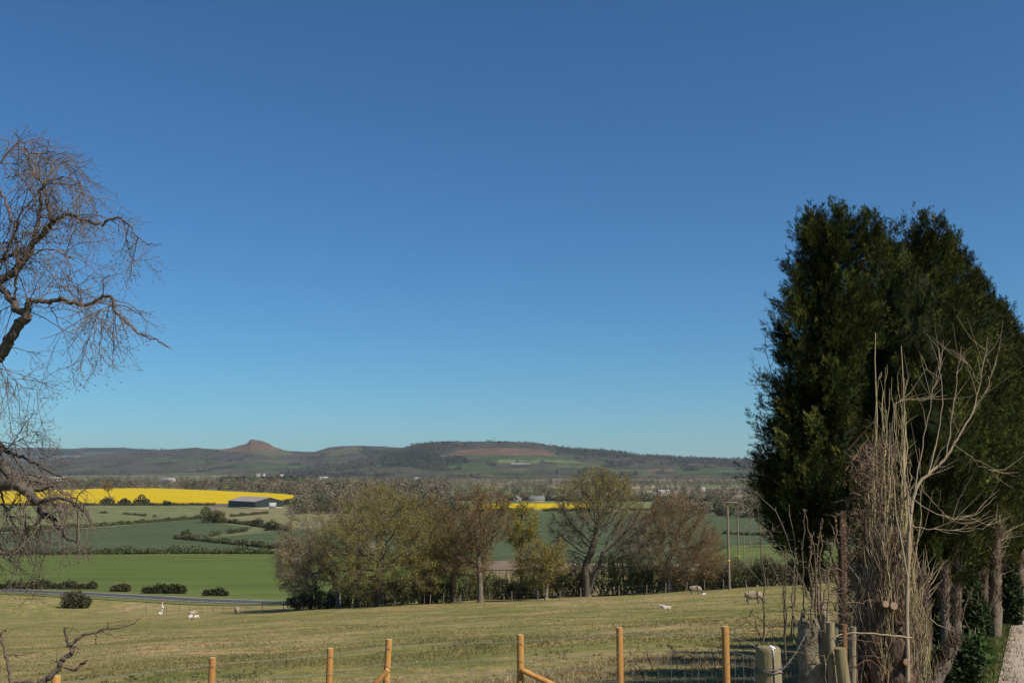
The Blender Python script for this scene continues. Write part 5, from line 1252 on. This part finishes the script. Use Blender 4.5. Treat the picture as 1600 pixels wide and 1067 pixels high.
# lower arching thin branches between post and conifer
b = MB()
for pts, r in (([(1262, 930), (1240, 880), (1220, 800), (1175, 765), (1155, 762)], .006), ([(1240, 862), (1215, 862), (1190, 850), (1170, 855)], .004), ([(1260, 878), (1215, 876), (1165, 878)], .004), ([(1225, 815), (1200, 830), (1190, 845)], .003), ([(1245, 905), (1225, 870), (1210, 840), (1190, 820)], .004)):
    q = chain(pts, 9.2, .2, 12, .006); b.tube(q, np.linspace(r, .002, 12), 5)
    for k in range(10):
        c = q[rng.integers(3, 12)]; d = rng.normal(size=3) + (-.2, 0, .4); d /= np.linalg.norm(d); b.tube([c, c + d * rng.uniform(.03, .1)], [.0025, .001], 4)
p_ = b.build('low_branch', M['twig_near'], stp); p_.matrix_parent_inverse = Matrix.Translation(stp.location).inverted()

# ------------------------------------------------------------------ big bare tree at the left
LY = 15.0
tb = on(-190, LY, 1000); tb[2] -= .2
lt = tag(empty('bare_ash_tree', tb), 'big leafless tree reaching in from the left edge with drooping twigs', 'tree')
K1 = .412; C1 = lambda L: [(x * K1, 180 + y * K1) for x, y in L]
K2 = .375; C2 = lambda L: [(x * K2, 560 + y * K2) for x, y in L]
limbs = [   # (pixels, radius start, radius end, depth start, depth change)
    ([(-190, 1200), (-192, 900), (-185, 720), (-150, 640), (-90, 590), (-40, 575), (0, 553)], .34, .115, 0, 0),
    (C1([(0, 905), (40, 850), (75, 790), (104, 762)]), .10, .075, 0, -.2),
    (C1([(104, 762), (60, 735), (40, 690), (0, 650), (-60, 610), (-110, 500), (-120, 380)]), .07, .03, -.2, .8),
    (C1([(102, 765), (103, 720), (112, 700)]), .055, .045, -.2, 0),
    (C1([(112, 702), (180, 708), (240, 695), (310, 725), (350, 710), (410, 682), (436, 700), (430, 745), (490, 795), (530, 838), (575, 845), (640, 880)]), .042, .007, -.2, -.8),
    (C1([(-60, 660), (0, 628), (50, 598), (100, 540), (130, 482), (185, 425), (203, 398)]), .08, .045, .3, -.2),
    (C1([(200, 405), (185, 350), (172, 300), (165, 268), (185, 240), (196, 180), (230, 165)]), .036, .010, .1, .5),
    (C1([(130, 480), (150, 380), (155, 340), (150, 290), (165, 268), (120, 205), (112, 150), (60, 70)]), .036, .008, .1, -.5),
    (C1([(203, 398), (230, 380), (272, 378), (330, 408), (390, 415), (430, 386), (480, 402), (520, 462), (560, 490), (612, 490)]), .034, .005, .1, -.6),
    (C1([(-80, 540), (0, 555), (50, 520), (100, 520)]), .05, .02, .6, -.2),
    (C1([(-60, 150), (0, 280), (40, 385), (62, 440), (25, 500), (10, 560)]), .02, .03, .8, .2),
    (C1([(60, 640), (65, 560), (60, 450), (70, 380), (120, 320), (190, 322)]), .026, .008, 0, .7),
    (C1([(60, 700), (55, 620), (90, 560), (150, 510), (240, 520), (280, 550)]), .022, .006, 0, -1.0),
    (C1([(170, 265), (230, 255), (280, 280), (330, 310), (380, 340)]), .016, .005, .3, .4),
    (C1([(165, 268), (240, 230), (300, 260), (350, 300)]), .014, .004, .3, -.4),
    (C1([(110, 150), (190, 140), (260, 150), (320, 200)]), .014, .004, 0, -.4),
    (C1([(20, 240), (80, 225), (150, 240), (170, 265)]), .012, .010, .5, -.3),
    (C1([(-60, 330), (-20, 200), (40, 130), (90, 100), (170, 110)]), .02, .005, .5, .2),
    (C1([(-90, 200), (-40, 120), (10, 90), (60, 110)]), .02, .005, .8, .2),
    (C1([(430, 745), (370, 740), (360, 830), (350, 900)]), .012, .004, -.8, -.3),
    (C1([(310, 725), (290, 680), (300, 640), (350, 610)]), .010, .004, -.5, -.3),
    (C1([(150, 705), (200, 640), (260, 650), (330, 660)]), .010, .004, -.2, .5),
    (C1([(180, 708), (210, 760), (240, 830), (290, 900)]), .010, .003, -.3, .4),
    (C1([(-60, 860), (0, 920), (30, 980), (90, 1030), (160, 1045)]), .014, .004, .2, -.3),
    (C1([(-60, 930), (0, 960), (20, 1010), (60, 1070)]), .012, .004, .1, -.6),
    (C2([(-460, 380), (-240, 360), (-100, 380), (0, 430), (40, 490), (90, 530), (150, 545), (230, 530)]), .12, .02, 0, -.6),
    (C2([(-240, 480), (-100, 540), (0, 525), (75, 525), (120, 565), (160, 600), (175, 650), (205, 660)]), .095, .042, -.3, -.6),
    (C2([(160, 600), (200, 590), (250, 575), (320, 610), (360, 650), (390, 720)]), .04, .008, -.9, -.4),
    (C2([(200, 655), (240, 690), (270, 740), (330, 770), (370, 840)]), .034, .007, -.9, -.4),
    (C2([(-60, 300), (0, 350), (20, 385), (70, 400), (130, 430), (200, 470), (270, 500), (330, 520)]), .038, .008, .3, -.5),
    (C2([(90, 530), (130, 500), (190, 520), (260, 560), (330, 590), (370, 640)]), .018, .005, -.5, .6),
    (C2([(40, 490), (110, 480), (180, 490), (240, 530), (280, 570)]), .016, .005, -.4, .9),
    (C2([(20, 385), (60, 340), (90, 310), (100, 250)]), .010, .004, 0, 0), (C2([(70, 345), (120, 320), (150, 265)]), .008, .003, 0, .2), (C2([(80, 340), (130, 350), (178, 335)]), .008, .003, 0, -.2),
    (C2([(120, 565), (100, 620), (110, 700), (130, 760)]), .014, .005, -.8, .3), (C2([(0, 540), (20, 620), (60, 700), (70, 760)]), .016, .005, -.4, .3),
    (C2([(175, 650), (150, 700), (160, 760), (190, 810)]), .012, .004, -.9, .3), (C2([(-60, 700), (0, 780), (20, 830), (60, 850)]), .014, .005, -.2, 0),
]
b = MB(); curves = []
for pts, r0, r1, dz, dd in limbs:
    n = max(12, len(pts) * 5); q = chain(pts, LY + dz, dd, n, .012)
    r = np.linspace(r0, r1, n) if r0 < .2 else np.interp(np.linspace(0, 1, n), [0, .1, .5, 1], [r0 * 1.3, r0, r0 * .75, r1])
    r = r * (.86 if q[:, 2].mean() > 1.2 else 1); b.tube(q - tb, r, 9 if r0 > .03 else 6, rough=.05, m=1 if r0 < .026 else 0); curves.append((q, r))
b.build('trunk', [M['bark_dark'], M['twig_near']], lt, smooth=True)
# branchlets that leave the limbs, droop, and turn up at the tip, in two generations
def branchlets(srcs, per_m, L0, L1, r, droop, upturn, spread, minr=0.0, maxr=1, seg=7):
    out = []
    for q, rr in srcs:
        sl = np.linalg.norm(np.diff(q, axis=0), axis=1).sum(); n = rng.poisson(sl * per_m)
        for k in range(n):
            f = rng.uniform(.12, 1) * (len(q) - 1.01); i0 = int(f)
            if not (minr <= rr[i0] <= maxr): continue
            d = q[i0 + 1] - q[i0]; d /= np.linalg.norm(d) + 1e-9
            s = rng.normal(size=3); s -= d * s.dot(d); s /= np.linalg.norm(s)
            v = d * rng.uniform(.25, 1.0) + s * spread; v[0] += .12; v /= np.linalg.norm(v); L = rng.uniform(L0, L1); st = L / seg
            p = q[i0] + (q[i0 + 1] - q[i0]) * (f - i0); c = [p]
            for t in range(seg):
                v = v + np.array((0, 0, -droop if t < seg * .62 else upturn)) + rng.normal(size=3) * .11; v /= np.linalg.norm(v); p = p + v * st; c.append(p)
            out.append((np.array(c), np.linspace(min(r, rr[i0] * .8), r * .35, seg + 1)))
    return out
def inside(gs, slack):
    out = []
    for q, r in gs:
        x, y = pix(q); lim = np.interp(y, [200, 240, 300, 340, 375, 450, 520, 545, 590, 620, 650, 700, 770, 880, 900], [75, 125, 165, 205, 262, 245, 240, 266, 208, 80, 70, 90, 150, 155, 50])
        if (x < lim + slack).all() and y.min() > 203 - slack: out.append((q, r))
    return out
g1 = branchlets([c for c in curves[1:] if c[1][0] < .125], 7.8, .4, 1.2, .0085, .13, .16, .85, 0, .06)
g1 = inside(g1, 16); g2 = branchlets(g1, 6.2, .14, .45, .0050, .15, .26, .75)
g2 = inside(g2, 24); g3 = branchlets(g2, 5.0, .06, .2, .0038, .1, .35, .8, seg=4)
def put(gs, side, m):
    b = MB()
    A = np.concatenate([q[:-1] for q, _ in gs]); B = np.concatenate([q[1:] for q, _ in gs]); ra = np.concatenate([r[:-1] for _, r in gs]); rb = np.concatenate([r[1:] for _, r in gs])
    b.segs(A - tb, B - tb, ra, rb, side)
    return b
put(g1, 5, 0).build('branches', M['twig_near'], lt, smooth=True)
b = put(g2 + g3, 3, 0)
ends = np.array([q[-1] for q, _ in g2 + g3]); dv = np.array([q[-1] - q[-2] for q, _ in g2 + g3]); dv /= np.linalg.norm(dv, axis=1)[:, None] + 1e-9
b.segs(ends - tb, ends + dv * .022 - tb, .007, .003, 4)           # fat buds
b.build('twigs', M['twig_near'], lt)

# dead branch at the lower left
dbY = 9.0; do = on(60, dbY, 1066); do[2] -= .05
C3 = lambda L: [(x * .25, 880 + y * .25) for x, y in L]
db = tag(empty('dead_branch', do), 'crooked bare dead branch rising at the bottom left corner', 'branch')
b = MB(); dq = []
for pts, r0, r1 in [([(40, 1180), (52, 1085)] + C3([(250, 748), (310, 710), (370, 660), (392, 600), (410, 582), (455, 568), (450, 535), (430, 505), (412, 455), (406, 397)]), .032, .008),
                    (C3([(425, 520), (470, 480), (520, 445), (600, 430), (660, 410), (700, 405), (780, 400), (830, 380), (880, 340)]), .016, .003),
                    (C3([(400, 645), (430, 662), (470, 665), (510, 635), (552, 604)]), .014, .010), ([(20, 1150)] + C3([(70, 748), (50, 620), (30, 530), (12, 480), (14, 425), (40, 412)]), .018, .006),
                    ([(40, 1180), (30, 1072)] + C3([(60, 742), (130, 740), (220, 742)]), .02, .008), (C3([(40, 570), (90, 575), (150, 565), (215, 560)]), .006, .002), (C3([(392, 610), (350, 615), (320, 605)]), .007, .003),
                    (C3([(600, 432), (600, 480), (595, 505)]), .006, .003), (C3([(670, 412), (676, 365)]), .005, .002), (C3([(440, 510), (480, 520), (495, 540)]), .007, .004), (C3([(620, 432), (690, 440), (770, 470)]), .005, .002), (C3([(406, 397), (440, 400), (490, 425)]), .004, .002)]:
    n = max(10, len(pts) * 4); q = chain(pts, dbY, 0, n, .006); b.tube(q - do, np.linspace(r0, r1, n), 8, rough=.12); dq.append((q, np.linspace(r0, r1, n)))
tw = branchlets(dq, 3.5, .05, .22, .004, .0, .1, 1.0, seg=4)
for q, r in tw: b.tube(q - do, r, 4)
M['dead_bark'] = mat('dead_bark', (.20, .15, .11), (.09, .07, .055), 8, bump=.6, bscale=30)
b.build('limb', M['dead_bark'], db, smooth=True)

# ------------------------------------------------------------------ grass
def tufts(name, label, pos, nb, h, wd, colors, lean=.5):
    n = len(pos); k = np.repeat(np.arange(n), nb); m = len(k); hh = np.broadcast_to(h, (n,))[k] * rng.uniform(.5, 1.2, m)
    base = pos[k] + np.stack([rng.normal(size=m) * hh * .28, rng.normal(size=m) * hh * .28, np.full(m, -.01)], 1)
    a = rng.uniform(0, 6.28, m); ln = rng.uniform(.1, 1, m) * lean
    tip = base + np.stack([np.cos(a) * hh * ln, np.sin(a) * hh * ln, hh], 1); a2 = rng.uniform(0, 3.14, m)
    s = np.stack([np.cos(a2), np.sin(a2), np.zeros(m)], 1) * (wd * hh)[:, None]
    v = np.stack([base - s, base + s, tip], 1).reshape(-1, 3); cc = np.array(colors); pc = cc[rng.integers(0, len(cc), n)] * rng.uniform(.75, 1.25, (n, 1))
    return tag(MB().add(v, t=np.arange(m * 3).reshape(-1, 3), c=np.repeat(pc[k] * rng.uniform(.8, 1.2, (m, 1)), 3, 0)).build(name, M['leaf']), label, kind='stuff')
def field_pts(n, y0, y1, dens=None, px=(-60, 1330)):
    out = []
    while len(out) < n:
        m = n * 3; Y = np.sqrt(rng.uniform(y0 * y0, y1 * y1, m)) if y1 < 40 else np.exp(rng.uniform(np.log(y0), np.log(y1), m)); X = (rng.uniform(*px, m) - 800) / F * Y
        ok = (X - xrow(Y) < -.3)
        if dens is not None: ok &= rng.random(m) < dens(X, Y)
        q = np.stack([X, Y, ground(X, Y)], 1)[ok]; out.extend(list(q))
    return np.array(out[:n])
nz = lambda X, Y: np.clip(.45 + .8 * fnoise(X * .5, Y * .5), .02, 1)
tufts('grass', 'short grazed grass of the pasture', field_pts(26000, 12, 45, nz), 5, .06, .10, [(.17, .185, .06), (.20, .20, .07), (.27, .23, .10), (.32, .265, .13)], .9)
tufts('grass', 'short grazed grass farther down the pasture', field_pts(34000, 30, 130, nz), 4, .075, .18, [(.15, .165, .055), (.20, .195, .07), (.26, .22, .09), (.34, .27, .14)], .9)
def band(X, Y):
    c = 22.5 + .25 * X + 1.6 * np.sin(X * .6) ; return np.clip(1 - np.abs(Y - c) / (2.2 + .25 * np.abs(X)), 0, 1) * np.clip(.5 + fnoise(X * .9, Y * .9), 0, 1)
tufts('dry_grass', 'straw coloured tussock band behind the near fence', field_pts(5200, 16, 36, band), 7, .13, .06, [(.42, .33, .18), (.36, .27, .15), (.48, .38, .22)], .7)
def rband(X, Y): return np.clip(1 - np.abs(X - xrow(Y) + 4) / 4, 0, 1) * np.clip(.4 + fnoise(X * .7, Y * .7 + 4), 0, 1)
tufts('dry_grass', 'dead grass and brown weed at the foot of the conifers', field_pts(900, 13, 50, rband), 5, .09, .06, [(.26, .19, .10), (.20, .13, .075), (.30, .23, .12)], .7)
wp = np.concatenate([G(px, py)[None] + np.array([(rng.normal() * .30 * s, rng.normal() * .9 * s, 0) for _ in range(int(20 * s))]) for px, py, s in
                     [(660, 1000, 1.2), (372, 1028, .8), (372, 1060, 1), (445, 1036, 1), (140, 1058, 1.2), (210, 1060, 1.2), (270, 1064, 1.3), (400, 1052, .8), (690, 1012, .6), (845, 1008, .9), (865, 1022, .8), (945, 1030, .9), (905, 1055, 1.3), (760, 1010, .6), (590, 1022, .5), (1040, 1010, .7), (730, 1005, .7)]])
wp[:, 2] = ground(wp[:, 0], wp[:, 1])
tufts('weeds', 'dark green dock and thistle clumps near the fence', wp, 6, .085, .20, [(.085, .11, .042), (.11, .12, .05), (.15, .12, .075)], 1.1)
# verge grass by the track
vx = rng.uniform(1380, 1640, 9000); vy = rng.uniform(7.5, 24, 9000); X = (vx - 800) / F * vy; off = X - xrow(vy)
ok = (off > .2) & (off < 1.62 - .10 * (vy - 10) * (vy < 20) - 1.0 * (vy >= 20) + .10 * rng.normal(size=9000)); vp = np.stack([X, vy, ground(X, vy)], 1)[ok]
tufts('grass', 'fresh green verge grass between conifers and track', vp, 6, .085, .08, [(.07, .12, .025), (.10, .14, .035), (.16, .14, .06)], .8)

# ------------------------------------------------------------------ haze
hz = MB(); hz.box((0, 5800, 120), (24000, 12600, 330))
ho = hz.build('haze', None if False else bpy.data.materials.new('haze'))
hm = ho.data.materials[0]; hm.use_nodes = True; N = hm.node_tree.nodes; N.remove(N['Principled BSDF'])
pv = N.new('ShaderNodeVolumePrincipled'); pv.inputs['Color'].default_value = (.82, .90, 1, 1); pv.inputs['Density'].default_value = 4.2e-5; pv.inputs['Anisotropy'].default_value = .2
hm.node_tree.links.new(pv.outputs[0], N['Material Output'].inputs['Volume'])
tag(ho, 'thin blue haze over the vale', kind='stuff')
